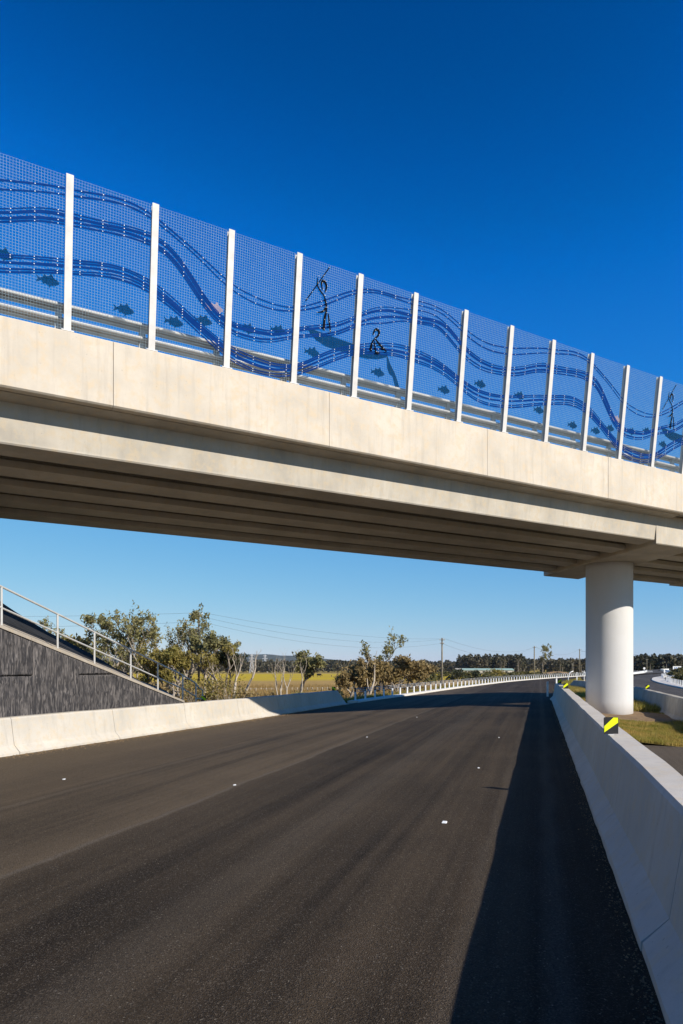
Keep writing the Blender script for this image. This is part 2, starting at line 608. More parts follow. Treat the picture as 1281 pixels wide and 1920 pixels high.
YS = [float(q) for q in np.concatenate([np.arange(-28, 60, 1.0), np.arange(60, 140, 2.0), np.arange(140, 420, 5.0)])]
strip('road', YS, lambda y: XL(y) - 0.1, lambda y: XR(y) + 0.25, road_z, M['asphalt'], 3)
strip('ramp_road', YS, QL, QR, lambda x, y: ramp_z(y), M['asphalt_ramp'], 2)


def median_z(x, y):
    a, b = XR(y), QL(y)
    t = 0 if b - a < 0.3 else (x - a) / (b - a)
    return -0.03 + (ramp_z(y) + 0.02 + 0.03) * min(1, max(0, t)) * (1 if y < 120 else 0.3) + 0.05 * math.sin(x * 1.7 + y * 0.6) * math.sin(y * 0.9)


YM = [float(q) for q in np.concatenate([np.arange(15.5, 60, 0.5), np.arange(60, 150, 3.0)])]
strip('median', YM, lambda y: XR(y) + 0.2, lambda y: QL(y) + 0.05, median_z, M['turf'], 6)
strip('paved_median', [float(q) for q in np.arange(-28, 15.7, 0.5)], lambda y: XR(y) + 0.2, lambda y: QL(y) + 0.05,
      lambda x, y: -0.045 - 0.25 * (x - XR(y)) / max(0.5, QL(y) - XR(y)), M['paved'], 2)

# verge behind the left kerb and right bank beside the ramp
YV = [float(q) for q in np.concatenate([np.arange(32, 60, 1.0), np.arange(60, 140, 2.0), np.arange(140, 300, 6.0)])]


def verge_z(x, y):
    d = XL(y) - x
    return road_z(XL(y), y) + 0.02 - 0.33 * max(0.0, d - 1.1) + 0.03 * math.sin(x * 2.3 + y)


strip('verge', YV, lambda y: XL(y) - 2.8, lambda y: XL(y) - 0.5, verge_z, M['turf'], 4)


def bank_z(x, y):
    d = x - QR(y)
    return ramp_z(y) - 0.15 + (0 if d < 1.2 else min(1.9, (d - 1.2) * 0.33)) + 0.12 * math.sin(x * 0.9) * math.sin(y * 0.5)


strip('bank', [float(q) for q in np.concatenate([np.arange(-20, 60, 2.0), np.arange(60, 190, 3.0)])], lambda y: QR(y) - 0.05, lambda y: QR(y) + 15, bank_z, M['turf'], 10)

# hills far behind
hv, hf = [], []
HX = np.linspace(-4200, 5200, 140)
ridge = 30 + 62 * vnoise(HX / 520.0, HX * 0, 5) + 26 * vnoise(HX / 170.0, HX * 0, 6) + 8 * vnoise(HX / 60.0, HX * 0, 7)
ridge *= np.interp(HX, [-4200, -600, -150, 200, 5200], [1.25, 1.3, 0.9, 0.45, 0.35])
for i, x in enumerate(HX):
    for k_, (dy, hh) in enumerate(((0, -8), (250, 0.45), (600, 0.85), (900, 1.0), (1600, -8))):
        hv.append((x, 5200 + dy, hh if hh < 0 else ridge[i] * hh))
for i in range(len(HX) - 1):
    for k_ in range(4):
        a = i * 5 + k_
        hf.append((a, a + 5, a + 6, a + 1))
tag(raw('hills', hv, hf, M['hill']), kind='structure')

# ------------------------------------------------------------------ bridge
TH = math.atan2(2190, 1280)
BD = Vector((math.sin(TH), math.cos(TH)))          # along the bridge
BN = Vector((-math.cos(TH), math.sin(TH)))         # across, away from the camera
BP = Vector((-5.03, 12.55))
BROT = math.atan2(BD.y, BD.x)
SP = 1.5495


def bw(t, p):
    q = BP + BD * t + BN * p
    return q.x, q.y


T0, T1 = -8.5, 34.0
Z_SOF, Z_PB, Z_PT = 5.75, 6.57, 7.82
bridge = empty('road_bridge', (BP.x, BP.y, 0), BROT, label='pale concrete girder bridge crossing over the road on a white round column', cat='bridge')

joints = [0.81 + 4.7 * k_ for k_ in range(-2, 8)]
edges = [T0] + [j for j in joints if T0 < j < T1] + [T1]
prof = [(0.0, Z_PB + 0.03), (0.0, Z_PT - 0.025), (0.025, Z_PT), (0.44, Z_PT), (0.44, 6.93), (0.19, 6.93), (0.19, Z_PB), (0.03, Z_PB)]
rng = random.Random(3)
for a, b in zip(edges[:-1], edges[1:]):
    m = MB()
    j_ = rng.uniform(-0.004, 0.004)
    m.loft([[(a + 0.005, p_ + j_, z_) for p_, z_ in prof], [(b - 0.005, p_ + j_, z_) for p_, z_ in prof]])
    m.build('parapet_panel', M['parapet'], bridge)
    m = MB()
    m.loft([[(a + 0.008, 8.1 - p_, z_) for p_, z_ in prof], [(b - 0.008, 8.1 - p_, z_) for p_, z_ in prof]])
    m.build('parapet_panel', M['parapet'], bridge)
m = MB(); m.box(T0, T1, 0.193, 7.907, 6.63, 6.925); m.build('deck_slab', M['girder'], bridge)
m = MB(); m.box(T0, T1, 0.46, 7.64, 6.93, 6.985); m.build('deck_surfacing', M['asphalt_ramp'], bridge)
# super-T girders, two spans meeting inside the crosshead
HS_L = lambda p_: 17.97 + 0.381 * (p_ - 0.56)
for k_ in range(5):
    p0 = 0.63 + 1.57 * k_
    for a, b in ((T0, HS_L(p0 + 0.4) + 0.5), (HS_L(p0 + 0.4) + 1.6, T1)):
        m = MB()
        lo, hi = (0.21 if k_ == 0 else p0 - 0.36), (7.89 if k_ == 4 else p0 + 1.18)
        rc = 0.0 if k_ == 0 else 0.13
        pr = [(p0 + 0.02, Z_SOF), (p0 + 0.80, Z_SOF), (p0 + 0.82, Z_SOF + 0.14), (p0 + 0.69, Z_SOF + 0.20), (p0 + 0.72, 6.50), (hi, 6.56), (hi, 6.627), (lo, 6.627), (lo, 6.56), (p0 - 0.08 + rc * 1.5, 6.50), (p0 + rc, Z_SOF + (0.20 if rc else 0.06)), (p0, Z_SOF + (0.14 if rc else 0.03))]
        m.loft([[(a, p_, z_) for p_, z_ in pr], [(b, p_, z_) for p_, z_ in pr]])
        m.build('girder', M['girder'], bridge)
# crosshead
m = MB()
W_T = 2.2
q0, q1 = 0.575, 8.05
ch = 0.03
ring = lambda z_, g_: [(HS_L(q0) + g_, q0 + g_, z_), (HS_L(q0) + W_T - g_, q0 + g_, z_), (HS_L(q1) + W_T - g_, q1 - g_, z_), (HS_L(q1) + g_, q1 - g_, z_)]
m.loft([ring(5.62, ch), ring(5.65, 0.0), ring(6.60, 0.0)])
m.build('crosshead', M['girder'], bridge)
# column (centre from plan)
CXW, CYW, CR = 10.43, 26.6, 0.865
dx, dy = CXW - BP.x, CYW - BP.y
ct, cp = dx * BD.x + dy * BD.y, dx * BN.x + dy * BN.y
m = MB()
rings = []
for z_ in [-0.5, 0.3, 1.2, 2.0, 2.8, 3.6, 4.4, 5.0, 5.4, 5.63]:
    rings.append([(ct + CR * math.cos(2 * math.pi * j / 72), cp + CR * math.sin(2 * math.pi * j / 72), z_) for j in range(72)])
m.loft(rings)
col_o = m.build('column', M['column'], bridge, smooth=True)
tag(col_o, label='round white painted column')
# second pier and abutments, beyond the frame
m = MB()
m.loft([[(30 + 0.8 * math.cos(2 * math.pi * j / 40), cp + 0.8 * math.sin(2 * math.pi * j / 40), z_) for j in range(40)] for z_ in (-0.5, 5.64)])
m.build('column', M['column'], bridge, smooth=True)
m = MB(); m.box(28.9, 31.1, 0.6, 7.5, 5.63, 6.6); m.build('crosshead', M['girder'], bridge)
m = MB(); m.box(T0 - 1.2, T0 + 1.3, 0.3, 7.8, 1.0, 5.74); m.build('abutment', M['girder'], bridge)

# traffic rails on the parapet
rail = empty('bridge_rail', (BP.x, BP.y, Z_PT), BROT, label='galvanised two-tube traffic rail on short posts behind the mesh screen', cat='rail')
for zr in (0.30, 0.57):
    m = MB()
    ell = [(0.265 + 0.045 * math.cos(2 * math.pi * j / 14), zr + 0.036 * math.sin(2 * math.pi * j / 14)) for j in range(14)]
    m.loft([[(t_, p_, z_) for p_, z_ in ell] for t_ in (T0, 12.0, T1)])
    m.loft([[(t_, p_, z_) for p_, z_ in ((0.305, zr + 0.012), (0.372, zr - 0.004), (0.372, zr - 0.105), (0.362, zr - 0.105), (0.362, zr - 0.018), (0.305, zr - 0.002))] for t_ in (T0, 12.0, T1)])
    m.build('rail_tube', M['galv'], rail)
pm = MB()
pm.loft([[(-0.06, 0.335, 0.0), (0.06, 0.335, 0.0), (0.06, 0.43, 0.0), (-0.06, 0.43, 0.0)], [(-0.045, 0.31, 0.63), (0.045, 0.31, 0.63), (0.045, 0.40, 0.63), (-0.045, 0.40, 0.63)]])
pm.loft([[(0.062, 0.31, 0.0), (0.08, 0.31, 0.0), (0.08, 0.44, 0.0), (0.062, 0.44, 0.0)], [(0.047, 0.33, 0.64), (0.06, 0.33, 0.64), (0.06, 0.41, 0.64), (0.047, 0.41, 0.64)]])
pm.box(-0.1, 0.12, 0.31, 0.45 - 0.012, 0.002, 0.02)
pp = pm.build('rail_post', M['galv'], rail)
for k_ in range(-4, 20):
    t_ = SP * k_ - 0.12
    if t_ < T0 or t_ > T1: continue
    o = pp if k_ == -4 else copy_tree(pp, rail)
    o.location = (t_, 0, 0)

# ------------------------------------------------------------------ safety screen with cut-out art
EP, EZ = -0.1133, 0.99356
S_B = (0.10, Z_PT)
V_TOP = 2.72


def sf(x, v, w=0.0):
    """screen plane: x along, v up the lean, w towards the road"""
    return (x, S_B[0] + v * EP - w * EZ, S_B[1] + v * EZ + w * EP)


BANDS = [
[2.497,2.535,2.581,2.614,2.617,2.583,2.507,2.395,2.271,2.144,2.006,1.862,1.734,1.648,1.6,1.569,1.555,1.574,1.632,1.734,1.865,2.009,2.157,2.294,2.404,2.478,2.513,2.524,2.532,2.548,2.573,2.594,2.597,2.567,2.501,2.406,2.307,2.222,2.16,2.131,2.132,2.152,2.185,2.235,2.297,2.357,2.414,2.463],
[2.393,2.439,2.491,2.533,2.543,2.511,2.435,2.324,2.2,2.068,1.919,1.76,1.625,1.534,1.477,1.449,1.452,1.492,1.561,1.653,1.769,1.91,2.067,2.218,2.338,2.419,2.465,2.483,2.478,2.469,2.478,2.503,2.511,2.482,2.411,2.308,2.196,2.096,2.023,1.987,1.981,1.995,2.026,2.079,2.147,2.218,2.287,2.347],
[2.096,2.108,2.131,2.157,2.181,2.193,2.172,2.082,1.895,1.629,1.343,1.115,0.987,0.956,0.965,0.975,1.014,1.094,1.193,1.291,1.376,1.461,1.567,1.705,1.869,2.029,2.152,2.227,2.271,2.311,2.357,2.392,2.393,2.338,2.227,2.074,1.919,1.798,1.714,1.665,1.648,1.657,1.692,1.753,1.834,1.926,2.015,2.075],
[2.032,2.045,2.069,2.098,2.125,2.14,2.118,2.024,1.832,1.562,1.277,1.054,0.93,0.895,0.9,0.91,0.946,1.03,1.137,1.236,1.317,1.398,1.502,1.643,1.809,1.963,2.078,2.149,2.187,2.203,2.211,2.228,2.253,2.249,2.166,2.016,1.857,1.733,1.651,1.604,1.587,1.598,1.634,1.693,1.77,1.863,1.954,2.011],
[1.938,1.974,2.013,2.043,2.059,2.052,2.014,1.918,1.727,1.455,1.174,0.962,0.835,0.778,0.77,0.789,0.845,0.938,1.034,1.115,1.187,1.265,1.372,1.517,1.678,1.818,1.925,2.007,2.068,2.105,2.118,2.138,2.166,2.134,2.011,1.85,1.709,1.604,1.537,1.504,1.503,1.522,1.553,1.602,1.676,1.768,1.852,1.906],
[1.881,1.915,1.946,1.974,1.994,1.991,1.96,1.863,1.66,1.385,1.111,0.901,0.776,0.72,0.711,0.731,0.791,0.891,0.993,1.073,1.144,1.219,1.318,1.46,1.614,1.726,1.797,1.872,1.966,2.038,2.068,2.092,2.12,2.087,1.96,1.797,1.648,1.536,1.467,1.438,1.441,1.462,1.491,1.54,1.618,1.713,1.795,1.846],
[1.279,1.328,1.376,1.406,1.405,1.372,1.303,1.192,1.049,0.895,0.745,0.611,0.506,0.439,0.393,0.36,0.35,0.368,0.429,0.547,0.703,0.862,0.996,1.103,1.197,1.281,1.353,1.414,1.458,1.478,1.475,1.457,1.421,1.363,1.285,1.188,1.089,1.006,0.947,0.92,0.919,0.936,0.97,1.016,1.07,1.128,1.185,1.235],
[1.232,1.281,1.332,1.366,1.368,1.329,1.251,1.132,0.989,0.843,0.702,0.568,0.451,0.378,0.335,0.304,0.297,0.323,0.388,0.504,0.658,0.815,0.948,1.055,1.147,1.228,1.297,1.356,1.401,1.424,1.422,1.401,1.366,1.314,1.24,1.144,1.044,0.962,0.903,0.876,0.876,0.894,0.928,0.974,1.029,1.086,1.142,1.19],
[1.167,1.219,1.265,1.299,1.305,1.267,1.189,1.079,0.946,0.801,0.658,0.515,0.383,0.296,0.249,0.223,0.225,0.261,0.328,0.438,0.583,0.737,0.875,0.988,1.086,1.168,1.226,1.272,1.306,1.323,1.325,1.317,1.293,1.247,1.176,1.08,0.974,0.879,0.812,0.784,0.785,0.804,0.838,0.884,0.94,1.0,1.062,1.117],
[1.079,1.138,1.196,1.237,1.247,1.21,1.133,1.027,0.894,0.748,0.598,0.442,0.304,0.211,0.153,0.127,0.142,0.184,0.257,0.367,0.503,0.652,0.799,0.932,1.041,1.114,1.16,1.204,1.238,1.244,1.235,1.223,1.203,1.162,1.095,1.0,0.893,0.793,0.717,0.679,0.672,0.688,0.724,0.775,0.835,0.9,0.965,1.024],
[1.039,1.094,1.146,1.182,1.187,1.151,1.078,0.973,0.841,0.689,0.533,0.382,0.251,0.16,0.105,0.08,0.09,0.132,0.209,0.322,0.46,0.607,0.753,0.885,0.992,1.067,1.118,1.16,1.192,1.202,1.192,1.178,1.159,1.119,1.052,0.96,0.854,0.75,0.671,0.632,0.626,0.641,0.674,0.721,0.781,0.848,0.917,0.982],
]
BAND_W = [0.026, 0.026, 0.022, 0.058, 0.042, 0.025, 0.026, 0.033, 0.052, 0.025, 0.028]
K0, K1 = -3, 15
screen = empty('safety_screen', (BP.x, BP.y, 0), BROT, label='tall leaning mesh screen with blue wave and fish art along the bridge edge', cat='screen')
# posts: face plate, web and foot plate
m = MB()
for x0, x1, w0, w1 in ((-0.064, 0.064, 0.030, 0.044), (-0.008, 0.008, -0.08, 0.0295), (-0.05, 0.05, -0.094, -0.0805)):
    m.loft([[sf(x0, 0.015, w0), sf(x1, 0.015, w0), sf(x1, 0.015, w1), sf(x0, 0.015, w1)], [sf(x0, V_TOP + 0.02, w0), sf(x1, V_TOP + 0.02, w0), sf(x1, V_TOP + 0.02, w1), sf(x0, V_TOP + 0.02, w1)]])
m.box(-0.11, 0.11, 0.015, 0.26, Z_PT + 0.001, Z_PT + 0.022)
post0 = m.build('screen_post', M['post'], screen)
for k_ in range(K0, K1 + 1):
    o = post0 if k_ == K0 else copy_tree(post0, screen)
    o.location = (k_ * SP, 0, 0)
# woven wire of one panel
m = MB()
WR = 0.0016
PW = SP - 0.02
nxw, nzw = 30, 54
for i in range(nxw + 1):
    x = 0.01 + PW * i / nxw
    m.loft([[sf(x - WR, v, WR), sf(x + WR, v, WR), sf(x + WR, v, -WR), sf(x - WR, v, -WR)] for v in (0.01, V_TOP)], cap=False)
for j in range(nzw + 1):
    v = 0.015 + (V_TOP - 0.02) * j / nzw
    m.loft([[sf(x, v - WR, 3 * WR), sf(x, v + WR, 3 * WR), sf(x, v + WR, WR), sf(x, v - WR, WR)] for x in (0.01, 0.01 + PW)], cap=False)
mesh0 = m.build('mesh_panel', M['wire'], screen)


def band_v(i, u):
    t = BANDS[i]
    q = (u % 8.0) * 6.0
    a = int(math.floor(q)); fr = q - a
    p0, p1, p2, p3 = t[(a - 1) % 48], t[a % 48], t[(a + 1) % 48], t[(a + 2) % 48]
    return p1 + 0.5 * fr * (p2 - p0 + fr * (2 * p0 - 5 * p1 + 4 * p2 - p3 + fr * (3 * (p1 - p2) + p3 - p0)))


def hatch(poly, sp, wd, w):
    """expanded-metal fill of a polygon in the screen plane"""
    m = MB()
    for ang in (R(38), R(-38)):
        ca, sa = math.cos(ang), math.sin(ang)
        rp = [(x * ca + y * sa, -x * sa + y * ca) for x, y in poly]
        lo = min(q[1] for q in rp); hi = max(q[1] for q in rp)
        n_ = int((hi - lo) / sp)
        for i in range(n_ + 1):
            yy = lo + sp * (i + 0.5)
            xs = []
            for (ax, ay), (bx, by) in zip(rp, rp[1:] + rp[:1]):
                if (ay <= yy) != (by <= yy):
                    xs.append(ax + (yy - ay) / (by - ay) * (bx - ax))
            xs.sort()
            for a, b in zip(xs[0::2], xs[1::2]):
                if b - a < 0.004: continue
                pts = [(a, yy - wd / 2), (b, yy - wd / 2), (b, yy + wd / 2), (a, yy + wd / 2)]
                back = [(x * ca - y * sa, x * sa + y * ca) for x, y in pts]
                ww = w + (0.001 if ang > 0 else -0.003)
                m.loft([[sf(x, y, ww) for x, y in back], [sf(x, y, ww - 0.003) for x, y in back]])
    return m


def stroke(m, pts, widths, w0=0.024, th=0.006):
    """flat plate along a polyline in the screen plane"""
    fine = []
    n = len(pts)
    for i in range(n - 1):
        p0 = pts[max(i - 1, 0)]; p1 = pts[i]; p2 = pts[i + 1]; p3 = pts[min(i + 2, n - 1)]
        for s_ in range(5):
            fr = s_ / 5.0
            q = [p1[c_] + 0.5 * fr * (p2[c_] - p0[c_] + fr * (2 * p0[c_] - 5 * p1[c_] + 4 * p2[c_] - p3[c_] + fr * (3 * (p1[c_] - p2[c_]) + p3[c_] - p0[c_]))) for c_ in (0, 1)]
            fine.append((q[0], q[1], widths[i] + (widths[i + 1] - widths[i]) * fr))
    fine.append((*pts[-1], widths[-1]))
    rings = []
    for i, (x, y, w) in enumerate(fine):
        a = fine[max(0, i - 1)]; b = fine[min(len(fine) - 1, i + 1)]
        dx_, dy_ = b[0] - a[0], b[1] - a[1]
        l_ = math.hypot(dx_, dy_) or 1
        nx_, ny_ = -dy_ / l_ * w * 0.52, dx_ / l_ * w * 0.52
        rings.append([sf(x + nx_, y + ny_, w0), sf(x - nx_, y - ny_, w0), sf(x - nx_, y - ny_, w0 - th), sf(x + nx_, y + ny_, w0 - th)])
    m.loft(rings)


def disc(m, x, v, r=0.0085, w=0.0165):
    m.loft([[sf(x + r * math.cos(a_ * math.pi / 3), v + r * math.sin(a_ * math.pi / 3), w_) for a_ in range(6)] for w_ in (w, w + 0.006)])


FISH = [(-.5, .2), (-.42, .0), (-.5, -.22), (-.37, -.1), (-.28, -.07), (-.2, -.22), (-.12, -.17), (0, -.24), (.05, -.33), (.1, -.24), (.3, -.16), (.46, -.02),
        (.37, .1), (.2, .22), (.12, .4), (0, .24), (-.07, .22), (-.17, .32), (-.21, .14), (-.3, .07), (-.38, .06)]
FISHES = [(0, .655, .66, 0), (1, .28, .67, 0), (1, .665, .84, 0), (1, .81, 1.14, 1), (2, .285, .911, 0), (2, .736, 1.045, 0), (3, .276, .783, 0), (4, .401, .715, 0), (5, .67, .71, 0), (6, .41, 1.082, 0), (7, .303, 1.06, 0), (7, .785, .825, 0)]


def L(pts, base):
    return [((u - base) * SP, v) for u, v in pts]


CANOE = [(3.163, 1.30), (3.30, 1.27), (3.42, 1.25), (3.68, 1.225), (3.93, 1.205), (4.05, 1.16), (4.20, 1.14), (4.362, 1.13), (4.556, 1.20), (4.526, 1.10), (4.394, 1.017), (4.208, .963), (3.95, .955), (3.64, .968), (3.484, .985), (3.341, 1.054), (3.237, 1.145)]
built = {}
for k_ in range(K0, K1):
    pan = mesh0 if k_ == K0 else mesh0.copy()
    if k_ != K0:
        COL.objects.link(pan)
    pan.parent = screen
    pan.location = (k_ * SP, 0, 0)
    pan['kind'] = 'stuff'
    ph = k_ % 8
    if ph in built:
        for o in built[ph]:
            c_ = o.copy(); COL.objects.link(c_); c_.parent = pan
        continue
    lst = []
    cm = MB()
    for i in range(11):
        m = MB()
        rings = []
        for s_ in range(15):
            u = 0.05 + 0.9 * s_ / 14
            v = band_v(i, ph + u)
            w = BAND_W[i] * (1.0 + 0.25 * math.sin(1.9 * (ph + u) + i * 1.3))
            sl = (band_v(i, ph + u + 0.02) - band_v(i, ph + u - 0.02)) / (0.04 * SP)
            h_ = w / 2 * math.sqrt(1 + sl * sl)
            rings.append([sf(u * SP, v + h_, 0.016), sf(u * SP, v - h_, 0.016), sf(u * SP, v - h_, 0.010), sf(u * SP, v + h_, 0.010)])
        m.loft(rings)
        lst.append(m.build('wave_band', M['band'], pan))
        for u in (0.13, 0.38, 0.63, 0.88):
            disc(cm, u * SP, band_v(i, ph + u))
    for (fp, u, v, pink) in FISHES:
        if fp != ph: continue
        m = hatch([(u * SP + 0.42 * x, v + 0.42 * y * 0.8) for x, y in FISH], 0.0185, 0.0074, 0.0145)
        o = m.build('fish', M['pinkfish'] if pink else M['fish'], pan)
        if pink: o['label'] = 'pale pink fish'
        lst.append(o)
    if ph in (3, 4):
        # the canoe is cut where the post stands
        cl = [(min(max(u, ph + 0.05), ph + 0.95), v) for u, v in CANOE]
        cl = [q for i, q in enumerate(cl) if i == 0 or q != cl[i - 1]]
        lst.append(hatch(L(cl, ph), 0.0185, 0.0074, 0.0145).build('canoe', M['fish'], pan))
    if ph == 3:
        m = MB()
        head = [(3.426, 2.111), (3.446, 2.234), (3.417, 2.32), (3.385, 2.332), (3.362, 2.265), (3.386, 2.144)]
        stroke(m, L(head, 3), [0.02, 0.045, 0.06, 0.06, 0.035, 0.018])
        arm = [(3.299, 2.385), (3.295, 2.237), (3.33, 2.137), (3.416, 2.025)]
        stroke(m, L(arm, 3), [0.006, 0.03, 0.032, 0.03], 0.0315)
        body = [(3.41, 2.03), (3.445, 1.888), (3.457, 1.794), (3.456, 1.677)]
        stroke(m, L(body, 3), [0.025, 0.04, 0.045, 0.045], 0.039)
        low = [(3.439, 1.786), (3.404, 1.69), (3.3, 1.628)]
        stroke(m, L(low, 3), [0.03, 0.042, 0.008], 0.0465)
        stroke(m, L([(3.453, 1.693), (3.43, 1.518), (3.427, 1.293)], 3), [0.045, 0.058, 0.05], 0.054)
        stroke(m, L([(3.482, 1.671), (3.508, 1.498), (3.535, 1.3)], 3), [0.025, 0.04, 0.03], 0.0615)
        lst.append(m.build('standing_figure', M['figure'], pan))
        for pl_ in (head, arm, body, low):
            for q in L(pl_, 3): disc(cm, q[0], q[1], 0.0065, 0.0695)
        m = MB(); stroke(m, L([(3.113, 1.788), (3.467, 2.645)], 3), [0.022, 0.022], 0.069)
        lst.append(m.build('spear', M['figure'], pan))
        for q in L([(3.133, 1.84), (3.21, 2.02), (3.38, 2.43), (3.46, 2.63), (3.43, 1.52), (3.428, 1.32), (3.508, 1.5), (3.53, 1.32)], 3): disc(cm, q[0], q[1], 0.0065, 0.0695)
    if ph == 4:
        m = MB()
        head = [(4.269, 1.511), (4.291, 1.611), (4.329, 1.658), (4.371, 1.623), (4.362, 1.536), (4.293, 1.428)]
        stroke(m, L(head, 4), [0.02, 0.045, 0.06, 0.062, 0.045, 0.03])
        stroke(m, L([(4.28, 1.415), (4.253, 1.296), (4.24, 1.149)], 4), [0.02, 0.05, 0.075], 0.0315)
        stroke(m, L([(4.287, 1.409), (4.307, 1.282), (4.341, 1.126)], 4), [0.02, 0.03, 0.045], 0.039)
        stroke(m, L([(4.306, 1.432), (4.406, 1.317), (4.52, 1.221)], 4), [0.03, 0.058, 0.03], 0.0465)
        stroke(m, L([(4.321, 1.13), (4.394, 1.144)], 4), [0.045, 0.03], 0.054)
        lst.append(m.build('sitting_figure', M['figure'], pan))
        for q in L(head + [(4.253, 1.296), (4.24, 1.17), (4.307, 1.282), (4.33, 1.15), (4.406, 1.317), (4.45, 1.27)], 4): disc(cm, q[0], q[1], 0.0065, 0.0695)
        pad = [(4.527, 1.215), (4.558, 1.133), (4.607, 0.995), (4.706, 0.805), (4.756, 0.666), (4.806, 0.508), (4.729, 0.493), (4.67, 0.707), (4.605, 0.755), (4.565, 0.862), (4.55, 1.015)]
        lst.append(hatch(L(pad, 4), 0.0185, 0.0074, 0.0145).build('paddle', M['fish'], pan))
    o = cm.build('mesh_clips', M['clip'], pan)
    o['kind'] = 'stuff'
    lst.append(o)
    built[ph] = lst

# ------------------------------------------------------------------ concrete barriers
HALF = [(0.38, 0.0), (0.375, 0.06), (0.225, 0.21), (0.15, 0.70), (0.14, 0.785), (0.115, 0.82)]


def barrier(label, pts, hf_, zf, seg, mat, off=0.38, side=1, first=0.0, taper=0.0, slope_end=0.0, group=None):
    """pts: traffic-side foot line; the body lies `side` of it"""
    P = [Vector(q) for q in pts]
    cum = [0.0]
    for a, b in zip(P[:-1], P[1:]):
        cum.append(cum[-1] + (b - a).length)
    tot = cum[-1]

    def at(s):
        s = max(0, min(tot, s))
        i = 0
        while i < len(P) - 2 and cum[i + 1] < s: i += 1
        d = (P[i + 1] - P[i]).normalized()
        return P[i] + d * (s - cum[i]), d
    root = empty('concrete_barrier', (P[0].x, P[0].y, zf(P[0].x, P[0].y)), label=label, cat='barrier', group=group)
    oz = root.location.copy()
    cuts = [0.0]
    s = first if first > 0 else seg
    while s < tot - 0.8:
        cuts.append(s); s += seg
    cuts.append(tot)
    rg = random.Random(len(pts) * 7 + int(tot))
    for a, b in zip(cuts[:-1], cuts[1:]):
        m = MB(); rings = []
        n_ = max(2, int((b - a) / 0.35))
        for i in range(n_ + 1):
            s_ = a + 0.006 + (b - a - 0.012) * i / n_
            q, d = at(s_)
            nrm = Vector((d.y, -d.x)) * side
            c_ = q + nrm * off
            h = hf_(s_ / tot) / 0.82
            if slope_end and s_ > tot - slope_end:
                h *= max(0.06, (tot - s_) / slope_end)
            zb = zf(q.x, q.y)
            wob = 0.004 * math.sin(s_ * 1.9 + 1) + 0.002 * math.sin(s_ * 4.3) + rg.uniform(-0.0008, 0.0008)
            wl = 0.004 * math.sin(s_ * 1.1) + 0.002 * math.sin(s_ * 3.1)
            ring_ = []
            for hw, zz in HALF:
                ring_.append((c_ - nrm * (hw + (wl if zz > 0.1 else rg.uniform(-0.012, 0.004))), zz))
            for hw, zz in reversed(HALF):
                ring_.append((c_ + nrm * (hw + wl), zz))
            rings.append([(w_.x - oz.x, w_.y - oz.y, zb - oz.z - 0.01 + zz * h + (wob if zz > 0.5 else 0) - (0.03 if zz == 0 else 0)) for w_, zz in ring_])
        m.loft(rings)
        m.build('barrier_segment', mat, root)
    return root, at, tot


z1 = lambda x, y: road_z(x, y)
bR, atR, totR = barrier('long concrete barrier with its road face in shade, running to the column side', [(XR(y), y) for y in np.arange(-9.9, 33.6, 0.5)] + [(10.45, 34.3), (10.75, 35.0)], lambda t: 0.82, z1, 2.99, M['barrier'], side=1, first=2.45, slope_end=0.9)
bL, atL, totL = barrier('sunlit concrete barrier in front of the dark rippled wall', [(XL(y), y) for y in np.arange(-6, 33.4, 0.6)], lambda t: 0.87 - 0.19 * t, z1, 3.1, M['barrier'], side=-1, slope_end=1.1)
zr2 = lambda x, y: -0.30
rp = [(QL(y), y) for y in np.arange(-8, 38, 1.0)] + [(17.6, 42), (18.6, 47), (19.2, 52), (19.5, 58)]
bM, atM, totM = barrier('stained grey concrete barrier between the column and the ramp', rp, lambda t: 0.84, zr2, 4.0, M['barrier_grey'], side=-1, slope_end=2.5)


# striped reflector boards on barrier tops
def reflector(x, y, z, rz, label, flip=1, s=1.0, group='striped reflector boards on the barriers'):
    e = empty('reflector_board', (x, y, z), rz, label=label, cat='reflector', group=group)
    w, h = 0.088 * s, 0.215 * s
    m = MB(); m.prism([(-w, 0.012), (w, 0.012), (w, h - 0.012), (w - 0.012, h), (-w + 0.012, h), (-w, h - 0.012)], -0.004, 0.004, 'y'); m.build('board', M['black'], e)
    st = [(-w + 0.004, 0.030), (-w + 0.004, 0.105 * s), (w - 0.06 * s, h - 0.004), (w - 0.006, h - 0.006), (w - 0.004, 0.148 * s)]
    if flip < 0: st = [(-a, b) for a, b in st]
    m = MB(); m.prism(st, -0.0065, -0.0042, 'y'); m.build('stripe', M['yellow'], e)
    m = MB(); m.box(-0.04, 0.03, -0.02, 0.03, -0.004, 0.008); m.box(-0.03, 0.02, 0.0045, 0.009, 0.005, 0.06); m.build('bracket', M['galv'], e)
    return e


def on_barrier(atf, s, off, side):
    q, d = atf(s)
    nrm = Vector((d.y, -d.x)) * side
    c_ = q + nrm * off
    return c_.x, c_.y, math.atan2(-d.x, d.y)


def s_at_y(atf, tot, yy):
    return min((abs(atf(s_)[0].y - yy), s_) for s_ in np.arange(0, tot, 0.05))[1]


